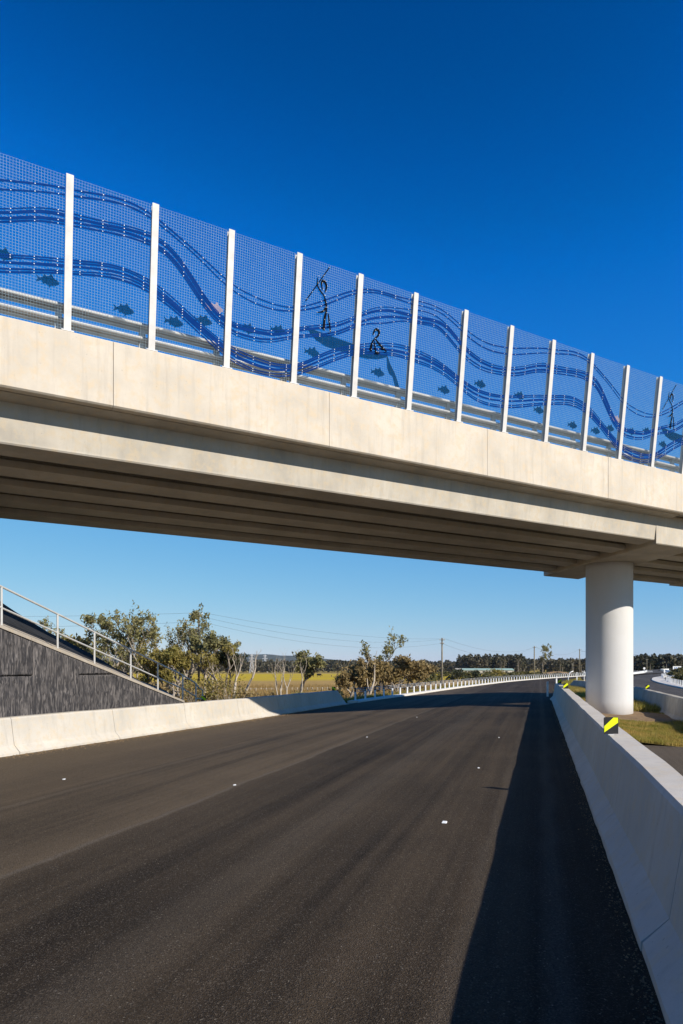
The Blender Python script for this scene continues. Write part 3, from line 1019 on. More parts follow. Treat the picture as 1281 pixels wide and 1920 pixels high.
for yy, lab, off in ((8.4, 'large striped reflector board on the shaded barrier, across from the foot of the column', 0.28),
                (25.5, 'striped reflector board on the shaded barrier, beyond the foot of the column', 0.38),
                (33.2, 'striped reflector board at the far end of the shaded barrier', 0.38)):
    x, y, rz = on_barrier(atR, s_at_y(atR, totR, yy), off, 1)
    reflector(x, y, z1(x - 0.4, y) + 0.812, 0.0 if yy < 10 else -0.1, lab)
for yy, lab in ((33.0, 'striped reflector board on the stained grey barrier beside the ramp'), (50, 'small striped reflector board near the far end of the grey barrier')):
    x, y, rz = on_barrier(atM, s_at_y(atM, totM, yy), 0.38, -1)
    reflector(x, y, -0.30 + 0.835, -0.15, lab)
x, y, rz = on_barrier(atL, totL - 1.3, 0.38, -1)
reflector(x, y, z1(x + 0.4, y) + 0.64, 0.1, 'striped reflector board at the sloping end of the sunlit barrier', -1)

# ------------------------------------------------------------------ rippled retaining wall with coping and handrail
WX = lambda y: -7.17 + 0.246 * (y - 14.5)
WTOP = lambda y: 2.42 - 0.2462 * (y - 14.5)
wdir = Vector((0.246, 1.0)).normalized()
wall = empty('retaining_wall', (WX(14.5), 14.5, 0), -math.atan(0.246), label='dark rippled concrete panel wall with a sloping top behind the sunlit barrier', cat='wall')
YC = 14.5
wl_ = 1.0 / wdir.y                     # wall length per metre of y
ly = lambda y: (y - YC) * wl_          # local y along the wall
wtop_l = lambda s_: 2.42 - 0.2462 * s_ / wl_
PB = [15.37 - 1.642 * 3, 15.37 - 1.642 * 2, 15.37 - 1.642, 15.37, 17.0, 18.65, 20.3, 22.3]
rg = random.Random(5)
for i, (a, b) in enumerate(zip(PB[:-1], PB[1:])):
    sa_, sb_ = ly(a), ly(b)
    cuts = [-0.45, 1.44, 4.6] if i % 2 == 0 else [-0.45, 0.42, 2.35, 4.6]
    for z0_, z1_ in zip(cuts[:-1], cuts[1:]):
        g_ = 0.010
        if z0_ > wtop_l(sa_) - 0.02: continue
        res = 0.016
        ss = np.linspace(sa_ + g_, sb_ - g_, max(4, int((sb_ - sa_) / res)))
        zz = np.linspace(0, 1, max(4, int((z1_ - z0_) / 0.03)))
        S, T = np.meshgrid(ss, zz)
        hi_ = np.minimum(z1_ - g_, np.maximum(wtop_l(S), z0_ + g_ + 0.004))
        Zg = (z0_ + g_) + (hi_ - z0_ - g_) * T
        wv = S + 0.05 * vnoise(S * 3, Zg * 2.5, 11) + 0.03 * vnoise(S * 9, Zg * 5, 12)
        rip = np.abs(vnoise(wv * 22, Zg * 2.6, 1) - 0.5) * 2
        rip = 1 - np.clip(rip * 1.8, 0, 1)
        rip2 = vnoise(wv * 45, Zg * 4.5, 2)
        rip3 = np.abs(vnoise(wv * 33 + 7, Zg * 3.4, 3) - 0.5) * 2
        D = 0.034 * rip + 0.014 * rip2 + 0.022 * (1 - np.clip(rip3 * 2, 0, 1))
        edge = np.minimum(np.minimum(S - ss[0], ss[-1] - S), np.minimum(Zg - z0_ - g_, hi_ - Zg)) / 0.03
        D = D * np.clip(edge, 0, 1)
        m_, n_ = S.shape
        vs = np.stack([D + rg.uniform(-0.006, 0.006), S, Zg], -1).reshape(-1, 3)
        back = np.stack([D * 0 - 0.12, S, Zg], -1).reshape(-1, 3)
        fs = [(r_ * n_ + c_, r_ * n_ + c_ + 1, (r_ + 1) * n_ + c_ + 1, (r_ + 1) * n_ + c_) for r_ in range(m_ - 1) for c_ in range(n_ - 1)]
        per = [c_ for c_ in range(n_)] + [r_ * n_ + n_ - 1 for r_ in range(1, m_)] + [(m_ - 1) * n_ + c_ for c_ in range(n_ - 2, -1, -1)] + [r_ * n_ for r_ in range(m_ - 2, 0, -1)]
        o_ = len(vs)
        bp_ = back[per]
        vs = np.concatenate([vs, bp_])
        L_ = len(per)
        sk = [(per[(q + 1) % L_], per[q], o_ + q, o_ + (q + 1) % L_) for q in range(L_)]
        raw('wall_panel', vs, fs + sk, M['ripple'], wall)
m = MB(); m.prism([(ly(PB[0]), -0.4), (ly(PB[-1]), -0.4), (ly(PB[-1]), 0.2), (ly(PB[0]), wtop_l(ly(PB[0])) - 0.1)], -0.30, -0.13, 'x'); m.build('backing', M['shotcrete'], wall)
# coping strip rising to the embankment
cut = [ly(q) for q in (9.9, 12.6, 15.3, 18.0, 20.6, 22.5)]
for a, b in zip(cut[:-1], cut[1:]):
    m = MB()
    rr = []
    for s_ in (a + 0.006, b - 0.006):
        z_ = wtop_l(s_)
        rr.append([(0.035, s_, z_ + 0.004), (0.035, s_, z_ + 0.07), (-0.12, s_, z_ + 0.10), (-0.62, s_, z_ + 0.355), (-0.62, s_, z_ + 0.24), (-0.20, s_, z_ + 0.004)])
    m.loft(rr)
    m.build('coping', M['coping'], wall)

wall_w = lambda lx, s_: (WX(14.5) + lx * wdir.y + s_ * wdir.x, 14.5 - lx * wdir.x + s_ * wdir.y)
# embankment slope above the coping
ev, ef = [], []
ES = np.linspace(ly(5.0), ly(22.6), 36)
for s_ in ES:
    z_ = wtop_l(s_) + 0.33
    y_l = s_ / wl_ + 14.5
    run = float(np.interp(y_l, [5, 14, 16, 17, 18, 19, 20, 21, 22.7], [9.0, 6.0, 4.1, 2.4, 1.15, 0.6, 0.3, 0.12, 0.05]))
    row = [(-0.60, z_), (-0.60 - run * 0.5, z_ + run * 0.335), (-0.60 - run, z_ + run * 0.67), (-0.9 - run, z_ + run * 0.67), (-2.4 - run, -2.7)]
    for j, (lx, zz) in enumerate(row):
        x, y = wall_w(lx, s_)
        ev.append((x, y, zz + (0.04 * math.sin(s_ * 2.1 + j * 2) if j in (1, 2) else 0)))
for i in range(len(ES) - 1):
    for j in range(4):
        a = i * 5 + j
        ef.append((a, a + 5, a + 6, a + 1))
ef.append((35 * 5, 35 * 5 + 1, 35 * 5 + 2, 35 * 5 + 3, 35 * 5 + 4)) if False else None
tag(raw('embankment', ev, ef, M['shotcrete']), kind='structure')

# handrail: seven posts and two tubes, dog-leg end
hr = empty('handrail', (0, 0, 0), 0, label='galvanised two-tube handrail stepping down along the sloping wall top', cat='handrail')
HY = [9.2, 11.9, 14.5, 16.3, 17.75, 19.45, 20.95, 22.55, 23.5]
tops, mids = [], []
for i, y in enumerate(HY):
    s_ = ly(y)
    x, yy = wall_w(-0.06, s_)
    zb = max(WTOP(y) + 0.05, 0.38)
    zt = WTOP(y) + 0.05 + 0.87 if y < 22 else [1.36, 1.06][i - 7]
    m = MB()
    m.tube([(x, yy, zb - 0.12), (x, yy, zt)], 0.024, 10)
    m.box(x - 0.05, x + 0.05, yy - 0.05, yy + 0.05, zb - 0.02, zb + 0.012)
    m.build('handrail_post', M['galv'], hr, smooth=False)
    tops.append((x, yy, zt)); mids.append((x, yy, zt - 0.45))
xe, ye = wall_w(-0.06, ly(24.0))
ztip = tops[-1][2]
m = MB(); m.tube(tops + [(xe - 0.1, ye - 0.15, ztip - 0.16), (xe, ye, ztip - 0.24), (xe, ye, ztip - 0.55), (mids[-1][0], mids[-1][1], mids[-1][2] - 0.06)], 0.024, 10); m.build('rail_tube', M['galv'], hr, smooth=True)
m = MB(); m.tube(mids, 0.021, 10); m.build('rail_tube', M['galv'], hr, smooth=True)
reflector(xe + 0.05, ye - 0.05, 0.40, 0.15, 'striped reflector board under the low end of the handrail', -1)

# ------------------------------------------------------------------ kerbs and post-and-rope barriers
def kerb(name, label, xf, ys, zf, w, h, side):
    m = MB(); rr = []
    for y in ys:
        x = xf(y); z = zf(x, y)
        a, b = (x, x + side * w)
        rr.append([(a, y, z - 0.2), (a, y, z + h * 0.55), (a + side * 0.05, y, z + h), (b, y, z + h), (b, y, z - 0.2)])
    m.loft(rr)
    return tag(m.build(name, M['kerb'], None), label, 'kerb')


kerb('kerb', 'long pale concrete kerb strip curving along the far left road edge', XL, [float(q) for q in np.concatenate([np.arange(34.0, 60, 1), np.arange(60, 128, 2), np.arange(128, 300, 5)])], road_z, 0.55, 0.10, -1)
YR = [float(q) for q in np.concatenate([np.arange(30, 66, 2), np.arange(66, 130, 2), np.arange(130, 250, 5)])]
apron = lambda y: interp(y, [(30, 0.6), (60, 0.9), (84, 1.6), (96, 3.6), (108, 2.0), (120, 0.8), (300, 0.8)])
m = MB(); rr = []
for y in YR:
    x = QR(y); z = ramp_z(y)
    rr.append([(x, y, z - 0.2), (x, y, z + 0.06), (x + 0.06, y, z + 0.11), (x + apron(y), y, z + 0.13), (x + apron(y), y, z - 0.2)])
m.loft(rr)
tag(m.build('kerb', M['kerb']), 'pale concrete kerb apron curving along the outer edge of the ramp', 'kerb')


def rope_barrier(label, path, spacing, ph, pr, wires, black=True):
    P = [Vector(q) for q in path]
    root = empty('rope_barrier', P[0], label=label, cat='barrier')
    o3 = P[0]
    posts = []
    acc = 0.0
    for a, b in zip(P[:-1], P[1:]):
        l_ = (b - a).length
        s_ = acc
        while s_ < l_:
            posts.append(a + (b - a) * (s_ / l_)); s_ += spacing
        acc = s_ - l_
    m = MB(); m.loft([[(pr * math.cos(2 * math.pi * j / 8), pr * math.sin(2 * math.pi * j / 8), z) for j in range(8)] for z in (-0.05, ph * (0.66 if black else 1.0))])
    p0 = m.build('rope_post', M['white'], root)
    if black:
        m = MB(); m.loft([[(pr * 0.9 * math.cos(2 * math.pi * j / 8), pr * 0.9 * math.sin(2 * math.pi * j / 8), z) for j in range(8)] for z in (ph * 0.655, ph)])
        m.build('post_cap', M['black'], p0)
    for i, q in enumerate(posts[:290]):
        o = p0 if i == 0 else copy_tree(p0, root)
        o.location = q - o3
        o.rotation_euler = (random.Random(i).uniform(-0.025, 0.025), random.Random(i + 99).uniform(-0.025, 0.025), 0)
    for wz in wires:
        m = MB(); m.tube([(q.x - o3.x + 0.02, q.y - o3.y, q.z - o3.z + wz) for q in posts[:290]], 0.010, 5)
        m.build('wire_rope', M['galv'], root)
    return root


pth = [(XL(y) - 0.38, y, road_z(XL(y), y) + 0.10) for y in [float(q) for q in np.arange(34.6, 210, 1.5)]]
rope_barrier('row of white posts with black tops and wire ropes along the far left kerb', pth, 1.5, 0.62, 0.052, (0.42, 0.50, 0.58))
pth = [(QR(y) + apron(y) - 0.25, y, ramp_z(y) + 0.125) for y in [float(q) for q in np.arange(44, 180, 2.0)]]
rope_barrier('row of closely set plain white posts curving round the outside of the ramp', pth, 1.5, 0.5, 0.05, (0.4,), False)
# white barrier rails on the far inside of the ramp
m = MB(); rr = []
for y in [float(q) for q in np.arange(150, 235, 4)]:
    x = QL(y) - 0.6; z = ramp_z(y)
    rr.append([(x, y, z - 0.1), (x + 0.25, y, z - 0.1), (x + 0.2, y, z + 0.5), (x + 0.05, y, z + 0.5)])
m.loft(rr); tag(m.build('kerb', M['white']), 'low white wall on the inside of the far ramp bend', 'wall')
m = MB(); rr = []
for y in [float(q) for q in np.arange(180, 330, 5)]:
    x = QR(y) + 1.2; z = ramp_z(y)
    rr.append([(x, y, z - 0.1), (x + 0.25, y, z - 0.1), (x + 0.2, y, z + 0.55), (x + 0.05, y, z + 0.55)])
m.loft(rr); tag(m.build('kerb', M['white']), 'long white wall round the outside of the far ramp bend', 'wall')

# raised pavement markers
mk = None
for x, y in ((1.10, 7.29), (2.25, 11.2), (3.69, 16.0), (-1.55, 9.9), (0.62, 16.6), (2.55, 23.1), (-4.35, 10.7)):
    if mk is None:
        m = MB(); m.loft([[(-0.026, -0.04, 0), (0.026, -0.04, 0), (0.026, 0.04, 0), (-0.026, 0.04, 0)], [(-0.02, -0.025, 0.012), (0.02, -0.025, 0.012), (0.02, 0.025, 0.012), (-0.02, 0.025, 0.012)]])
        mk = m.build('pavement_marker', M['white']); o = mk
    else:
        o = mk.copy(); COL.objects.link(o)
    o.location = (x, y, road_z(x, y) + 0.002)
    o.rotation_euler = (0, 0, -ROAD_A)
    o.scale = (1, 1, 1) if o is mk else (0.62, 0.62, 0.8)
    tag(o, 'small white raised marker stud on the dark asphalt', 'marker', 'raised marker studs on the road')

# ------------------------------------------------------------------ soil round the column, guide posts, small signs
m = MB()
ringo = []
rg = random.Random(2)
n_ = 40
for rad in (0.0, 0.9, 1.6, 2.3):
    ringo.append([(CXW + 0.2 + (rad * (1 + 0.18 * math.sin(3 * a_ + 1) * (rad > 1))) * math.cos(a_) * 1.0, CYW - 0.9 + rad * 1.7 * math.sin(a_) * (1 + 0.1 * math.sin(5 * a_)), 0) for a_ in [2 * math.pi * j / n_ for j in range(n_)]])
ringo = [[(x, y, median_z(x, y) + (0.02 if i < 3 else -0.03)) for x, y, _ in r_] for i, r_ in enumerate(ringo)]
m.loft(ringo, cap=False)
tag(m.build('soil_patch', M['soil']), kind='structure')


def guide_post(x, y, z, h, label, lean=0.0):
    e = empty('guide_post', (x, y, z), 0, label=label, cat='post')
    m = MB(); m.loft([[(-0.05, -0.015, -0.1), (0.05, -0.015, -0.1), (0.05, 0.015, -0.1), (-0.05, 0.015, -0.1)], [(-0.05 + lean, -0.015, h), (0.05 + lean, -0.015, h), (0.05 + lean, 0.015, h), (-0.05 + lean, 0.015, h)]])
    m.build('blade', M['white'], e)
    m = MB(); m.box(-0.03 + lean * 0.85, 0.03 + lean * 0.85, -0.021, -0.0165, h * 0.82, h * 0.92); m.build('reflector', M['galv'], e)
    return e


guide_post(11.35, 37.6, -0.03, 0.85, 'shaded white guide post at the end of the long shaded barrier')
guide_post(15.75, 50.0, -0.03, 0.95, 'sunlit white guide post on the median nose beyond the shaded barrier')
guide_post(26.9, 78, 0.0, 1.0, 'slim white guide post on the grassy median far along the road')
# bent white pipe and crossed marker on the far median
e = empty('bent_pipe', (23.6, 71, -0.05), 0, label='bent white pipe leaning on the far median grass', cat='pipe')
m = MB(); m.tube([(0, 0, -0.1), (-0.02, 0, 0.6), (0.18, 0, 1.1), (0.5, 0, 1.22)], 0.05, 8); m.build('pipe', M['white'], e, True)
m = MB(); m.box(-0.12, 0.12, -0.12, 0.12, -0.1, 0.05); m.build('footing', M['kerb'], e)
e = empty('marker_stake', (27.2, 76.5, -0.05), 0, label='white stake with crossed boards on the far median', cat='stake')
m = MB(); m.box(-0.03, 0.03, -0.02, 0.02, -0.1, 1.25); m.build('stake', M['white'], e)
m = MB(); m.tube([(-0.28, -0.03, 0.75), (0.28, -0.03, 1.2)], 0.03, 4); m.build('cross_board', M['white'], e)
m = MB(); m.tube([(0.28, -0.07, 0.75), (-0.28, -0.07, 1.2)], 0.03, 4); m.build('cross_board', M['white'], e)


def sign(x, y, z, w, h, leg, label, mat, round_=False):
    e = empty('road_sign', (x, y, z), 0, label=label, cat='sign')
    m = MB()
    if round_:
        m.loft([[(w / 2 * math.cos(2 * math.pi * j / 20), yy, leg + h / 2 + h / 2 * math.sin(2 * math.pi * j / 20)) for j in range(20)] for yy in (-0.03, 0.0)])
    else:
        m.box(-w / 2, w / 2, -0.03, 0.0, leg, leg + h)
    m.build('sign_face', mat, e)
    for sx in ((0,) if round_ else (-w * 0.35, w * 0.35)):
        m = MB(); m.tube([(sx, 0.05, -0.3), (sx, 0.05, leg + h * 0.8)], 0.045, 6); m.build('sign_post', M['galv'], e)
    return e


s1 = sign(87.5, 178, 0.4, 2.2, 0.85, 0.5, 'wide white sign board with blue blocks above the bank shrubs', M['white'])
for a in (-0.75, -0.3, 0.15, 0.6):
    m = MB(); m.box(a, a + 0.28, -0.036, -0.0305, 0.75, 1.1); m.build('blue_block', M['sign_blue'], s1)
sign(78.5, 177, 0.0, 0.6, 0.6, 0.9, 'small round white sign on the far ramp island', M['white'], True)
sign(83.5, 176.5, 0.0, 0.35, 0.9, 0.05, 'narrow white plate at the end of the far ramp wall', M['white'])

# ------------------------------------------------------------------ trees
class Tree:
    def __init__(self, seed):
        self.r = random.Random(seed)
        self.mb = MB()
        self.tips = []

    def grow(self, p, d, length, rad, depth, up=0.12, bend=0.35, split=(2, 3), spread=0.6, shrink=0.72, sides=6):
        r = self.r
        n = 4
        pts = [Vector(p)]; rs = [rad]
        d = Vector(d).normalized()
        for i in range(n):
            d = (d + Vector((r.gauss(0, bend), r.gauss(0, bend), r.gauss(0, bend * 0.6))) * 0.45 + Vector((0, 0, up))).normalized()
            pts.append(pts[-1] + d * length / n)
            rs.append(rad * (1 - 0.42 * (i + 1) / n))
            if depth <= 1:
                self.tips.append((pts[-1].copy(), depth))
        self.mb.tube(pts, rs, sides if rad > 0.03 else 4, cap=False)
        if depth == 0:
            return
        for k_ in range(r.randint(*split)):
            base = pts[-1] if k_ == 0 else pts[r.randint(2, n)]
            a = r.uniform(0, 2 * math.pi)
            side = Vector((math.cos(a), math.sin(a), r.uniform(-0.1, 0.5)))
            nd = (d * (1 - spread * 0.5) + side * spread * r.uniform(0.6, 1.2)).normalized()
            self.grow(base, nd, length * shrink * r.uniform(0.75, 1.15), rs[-1] * (0.95 if k_ == 0 else 0.72), depth - 1, up, bend, split, spread, shrink, sides)


def leaf_quads(rs, centres, radii, counts, size, droop=0.4, aspect=2.6):
    out = []
    for c_, rad, cnt in zip(centres, radii, counts):
        q = rs.normal(0, 1, (cnt, 3)); q /= np.maximum(np.linalg.norm(q, axis=1, keepdims=True), 1e-6)
        q *= (rs.uniform(0.15, 1.0, (cnt, 1)) ** 0.6) * rad
        q[:, 2] *= 0.75
        out.append(q + np.array(c_))
    P = np.concatenate(out)
    n = len(P)
    a = rs.normal(0, 1, (n, 3)); a[:, 2] -= droop
    a /= np.linalg.norm(a, axis=1, keepdims=True)
    b = np.cross(a, rs.normal(0, 1, (n, 3))); b /= np.maximum(np.linalg.norm(b, axis=1, keepdims=True), 1e-6)
    s = size * rs.uniform(0.6, 1.4, (n, 1))
    a = a * s; b = b * s / aspect
    V = np.stack([P - a - b * 0.3, P - a * 0.1 + b, P + a, P - a * 0.1 - b], 1).reshape(-1, 3)
    F = np.arange(4 * n).reshape(-1, 4)
    return V, F


def tree(name, label, x, y, h, seed, leaf='leaf', bark='bark', density=1.0, depth=5, spread=0.6, stems=1, clump=0.45, size=0.17, lean=0.0, trunk=0.35, r0=0.16, cat='tree', group=None, bare=0.0, split=(2, 3)):
    z = ground_z(x, y) - 0.05
    T = Tree(seed)
    rr = T.r
    for s_ in range(stems):
        a = rr.uniform(0, 6.28)
        T.grow((0.25 * (stems > 1) * math.cos(a), 0.25 * (stems > 1) * math.sin(a), 0), (lean + 0.25 * (stems > 1) * math.cos(a), 0.25 * (stems > 1) * math.sin(a), 1), 1.0 * trunk * 2.0, r0 / h * 4.0 if False else r0 / (h / 2.7), depth, spread=spread, split=split)
    V = np.array(T.mb.v)
    top = max(V[:, 2].max(), 1e-3)
    k_ = h / top
    T.mb.v = [tuple(q) for q in (V * np.array([k_, k_, k_]))]
    e = empty(name, (x, y, z), 0, label=label, cat=cat, group=group)
    T.mb.build('trunk', M[bark], e, True)
    if density > 0:
        tips = [(q * k_, d_) for q, d_ in T.tips if q.z * k_ > h * bare]
        rs = np.random.RandomState(seed)
        rs.shuffle(tips) if False else None
        cs, rad, cnt = [], [], []
        for q, d_ in tips:
            if rs.rand() < (0.62 if d_ == 0 else 0.2):
                cs.append(tuple(q)); rad.append(clump * 0.72 * rs.uniform(0.5, 1.4)); cnt.append(max(3, int(rs.uniform(3, 8.5) * density)))
        if cs:
            V, F = leaf_quads(rs, cs, rad, cnt, size)
            raw('crown', V, F, M[leaf], e)
    return e


def at(px, y):
    return (px - 640.5) / 1280.0 * y


G1 = 'scrubby trees beyond the rippled wall'
for i, (px, y, h) in enumerate(((122, 86, 7.6), (160, 90, 8.2), (205, 78, 7.2), (218, 90, 9.2), (262, 88, 8.8), (300, 78, 7.6), (322, 88, 9.6), (362, 86, 10.2), (376, 84, 8.0), (405, 80, 6.8))):
    tree('paperbark_tree', 'slender pale-stemmed scrub tree crowded among the taller trees', at(px, y), y, h, 300 + 7 * i, leaf=('leaf', 'leaf_olive')[i % 2], density=0.9, clump=0.6, size=0.17, stems=2, depth=4, spread=0.5, group='slender scrub trees')
tree('paperbark_tree', 'tall sparse tree with a pale forked trunk beside a timber pole, tallest behind the handrail', at(340, 80), 80, 11.7, 11, density=0.9, stems=2, trunk=0.5, clump=0.62, size=0.20, group=G1)
tree('paperbark_tree', 'open-crowned tree with dark tufts left of the tallest tree behind the handrail', at(285, 84), 84, 10.7, 27, density=0.85, clump=0.75, size=0.21, group=G1, leaf='leaf')
tree('paperbark_tree', 'thin pale tree with two small top tufts over the handrail middle', at(232, 82), 82, 10.4, 34, density=1.1, clump=0.7, size=0.2, group=G1)
tree('paperbark_tree', 'slim tree rising alone above the dark embankment', at(103, 88), 88, 10.8, 44, density=1.5, clump=0.6, size=0.2, spread=0.4, depth=4, group=G1)
tree('paperbark_tree', 'low rounded olive tree showing between handrail tubes near the embankment', at(140, 84), 84, 8.0, 52, leaf='leaf_olive', density=1.2, clump=0.75, size=0.22, group=G1)
tree('paperbark_tree', 'pale branching tree between the slim tree and the middle trees', at(188, 80), 80, 8.6, 63, density=1.0, clump=0.65, size=0.2, group=G1, stems=2)
tree('paperbark_tree', 'leaning tree with bone-coloured limbs right of the timber pole', at(388, 78), 78, 8.2, 71, density=1.2, clump=0.62, size=0.2, lean=0.15, stems=2, group=G1)
tree('she_oak_tree', 'dense dark green tree at the right end of the scrub', at(430, 82), 82, 6.2, 83, leaf='leaf_dark', bark='bark_dark', density=2.6, clump=0.65, size=0.2, group=G1)
tree('paperbark_tree', 'leafy tree filling the gap below the handrail end', at(330, 74), 74, 6.2, 96, leaf='leaf_olive', density=1.7, clump=0.7, size=0.2, stems=2, group=G1)
tree('paperbark_tree', 'short spreading tree under the middle of the handrail', at(272, 76), 76, 6.0, 108, leaf='leaf_olive', density=1.6, clump=0.7, size=0.2, stems=2, group=G1)
tree('dead_tree', 'bare bleached dead tree with crooked limbs right of the scrub', at(443, 76), 76, 6.6, 7, bark='bark_white', density=0, depth=4, spread=0.45, split=(2, 2), r0=0.13, stems=2)
tree('dead_tree', 'cluster of bleached bare forked stems above the shaded end of the sunlit barrier', at(540, 72), 72, 6.2, 15, bark='bark_white', density=0, depth=4, spread=0.42, stems=4, split=(2, 2), r0=0.11)
tree('she_oak_tree', 'small dark leafy tree behind the bleached bare stems', at(563, 84), 84, 6.0, 19, leaf='leaf', bark='bark_dark', density=2.2, clump=0.7, size=0.2)
tree('broad_tree', 'dense rounded olive-brown tree left of the tall sparse roadside tree', at(665, 70), 70, 5.3, 23, leaf='leaf_brown', bark='bark', density=3.0, depth=4, spread=0.75, stems=3, clump=0.62, size=0.19, split=(3, 3))
tree('gum_tree', 'tall sparse tree with bare lower trunk rising from roadside scrub', at(712, 74), 74, 8.3, 31, leaf='leaf', bark='bark_dark', density=1.0, clump=0.55, size=0.17, depth=4, bare=0.45)
tree('broad_tree', 'scraggly grey-brown spreading tree right of the tall sparse roadside tree', at(752, 76), 76, 5.3, 37, leaf='leaf_brown', density=1.7, spread=0.85, stems=3, clump=0.65, size=0.19)
tree('dead_tree', 'bleached leaning dead limb between the roadside trees', at(686, 68), 68, 5.8, 43, bark='bark_white', density=0, depth=3, spread=0.4, lean=0.3, split=(1, 2), r0=0.09)
tree('gum_tree', 'lone pale-trunked tree standing clear of the far forest', at(1019, 330), 330, 15.5, 47, leaf='leaf', density=1.6, depth=4, spread=0.7, clump=1.0, size=0.45, bare=0.5, trunk=0.6, r0=0.2)


def shrub(label, x, y, w, h, seed, leaf, n=420, size=0.17, z=None, group=None):
    rs = np.random.RandomState(seed)
    z = (ground_z(x, y) if z is None else z) - 0.05
    e = empty('shrub', (x, y, z), 0, label=label, cat='shrub', group=group)
    T = Tree(seed)
    for i in range(5):
        a = T.r.uniform(0, 6.28)
        T.grow((0, 0, 0), (0.7 * math.cos(a), 0.7 * math.sin(a), 1), h * 0.4, 0.03, 1, spread=0.7, sides=5)
    T.mb.build('stem', M['bark'], e)
    k_ = max(6, int(w * 5))
    cs = [(rs.normal(0, w * 0.3), rs.normal(0, w * 0.25), h * rs.uniform(0.15, 0.95) ** 1.0 * (1 - 0.0)) for _ in range(k_)]
    cs = [(a, b, c_ * max(0.3, 1 - (abs(a) / (w * 0.8)) ** 2)) for a, b, c_ in cs]
    V, F = leaf_quads(rs, cs, [h * 0.3 * rs.uniform(0.6, 1.3) for _ in cs], [max(8, n // k_)] * k_, size, 0.0)
    V[:, 2] = np.maximum(V[:, 2], 0.02)
    raw('foliage', V, F, M[leaf], e)
    return e


SH = [(140, 78, 3.2, 3.2, 'leaf_olive', 'bushy olive shrub against the embankment edge'),
      (185, 74, 3.0, 3.0, 'leaf_dark', 'dark shrub below the second handrail post'),
      (225, 76, 3.4, 3.4, 'leaf_olive', 'bright olive shrub between the pale branching tree and the thin tree'),
      (290, 70, 3.0, 2.6, 'leaf_brown', 'brownish shrub under the open-crowned tree'),
      (372, 72, 3.6, 3.6, 'leaf_olive', 'large olive shrub at the foot of the timber pole'),
      (418, 70, 3.2, 3.0, 'leaf_olive', 'spreading olive shrub beyond the handrail end'),
      (468, 68, 3.0, 2.1, 'leaf_brown', 'twiggy brown shrub beside the bleached dead tree'),
      (508, 70, 1.8, 1.6, 'leaf_brown', 'small brown shrub at the foot of the bleached bare stems'),
      (560, 71, 1.9, 1.5, 'leaf', 'small grey-green shrub right of the bleached bare stems'),
      (640, 66, 1.8, 2.0, 'leaf_dark', 'dark low shrub at the left foot of the rounded olive-brown tree'),
      (668, 71, 4.6, 5.0, 'leaf_brown', 'big rounded brown-olive bush right behind the end of the sunlit barrier'),
      (752, 77, 5.4, 4.6, 'leaf_brown', 'broad scraggly bush below the power lines beside the tall sparse tree'),
      (722, 78, 3.6, 4.2, 'leaf_dark', 'dark bush behind the bare trunk of the tall sparse roadside tree'),
      (700, 62, 2.2, 1.6, 'leaf_olive', 'green shrub behind the first rope barrier posts'),
      (735, 64, 2.6, 1.9, 'leaf_brown', 'brown shrub under the tall sparse roadside tree'),
      (772, 70, 2.6, 1.7, 'leaf', 'grey shrub at the right end of the roadside trees'),
      (973, 118, 3.0, 2.6, 'leaf_dark', 'lone dark shrub beside the far curve of the kerb'),
      (857, 205, 4.0, 4.0, 'leaf_dark', 'round dark bush standing alone in the pasture'),
      (892, 215, 7.0, 3.0, 'leaf_dark', 'wide dark bush in front of the green-roofed sheds'),
      (930, 220, 6.0, 3.4, 'leaf_olive', 'olive bush right of the green-roofed sheds')]
UG = ('twiggy brown thicket shrub in the undergrowth below the handrail', 'olive thicket shrub in the undergrowth below the handrail')
rgs = random.Random(77)
for i in range(26):
    px = 120 + 13 * i + rgs.uniform(-6, 6); y = rgs.uniform(66, 92); j = rgs.randint(0, 1)
    shrub(UG[j], at(px, y), y, rgs.uniform(1.6, 3.0), rgs.uniform(1.5, 3.3), 400 + i, ('leaf_brown', 'leaf_olive')[j], n=230, size=0.15, group=('brown thicket shrubs', 'olive thicket shrubs')[j])
for i, (px, y, w, h, lf, lab) in enumerate(SH):
    shrub(lab, at(px, y), y, w, h, 200 + i, lf, n=int(170 * w), size=0.17 if y < 100 else 0.32, group='shrubs on the pasture')

# ------------------------------------------------------------------ power poles, wires and pylons
def pole(px, y, h, label, arms=((0.35, 1.1),), r=0.16):
    x = at(px, y)
    z = ground_z(x, y)
    e = empty('power_pole', (x, y, z), 0, label=label, cat='pole')
    m = MB(); m.tube([(0, 0, -0.3), (0, 0, h * 0.5), (0, 0, h)], [r, r * 0.85, r * 0.7], 10); m.build('shaft', M['pole'], e, True)
    for dz, w in arms:
        m = MB(); m.box(-w, w, -r - 0.12, -r * 0.7, h - dz - 0.06, h - dz + 0.06); m.build('crossarm', M['pole'], e)
        for sx in (-w * 0.9, 0.0 + w * 0.3, w * 0.9):
            m = MB(); m.tube([(sx, -r - 0.06, h - dz + 0.05), (sx, -r - 0.06, h - dz + 0.28)], 0.05, 6); m.build('insulator', M['galv'], e)
    return (x, y, z + h)


pA = pole(373, 83, 10.8, 'timber power pole half hidden in the tallest tree', ((0.4, 0.5),), 0.15)
pB = pole(829, 132, 9.7, 'timber power pole standing in the pasture beyond the roadside trees', ((0.4, 0.5), (1.1, 0.35)), 0.19)
pC = pole(1002, 240, 11.4, 'timber power pole near the far bend of the kerb', ((0.5, 0.6),), 0.24)
pD = pole(1087, 300, 12.2, 'timber power pole close beside the white column, far off', ((0.5, 0.7),), 0.26)
pE = pole(1073, 330, 6.0, 'short thin pole left of the far pole beside the column', ((0.3, 0.4),), 0.16)
pF = pole(1213, 330, 8.4, 'slim pole standing against the dark forest beyond the ramp', ((0.4, 0.6),), 0.2)


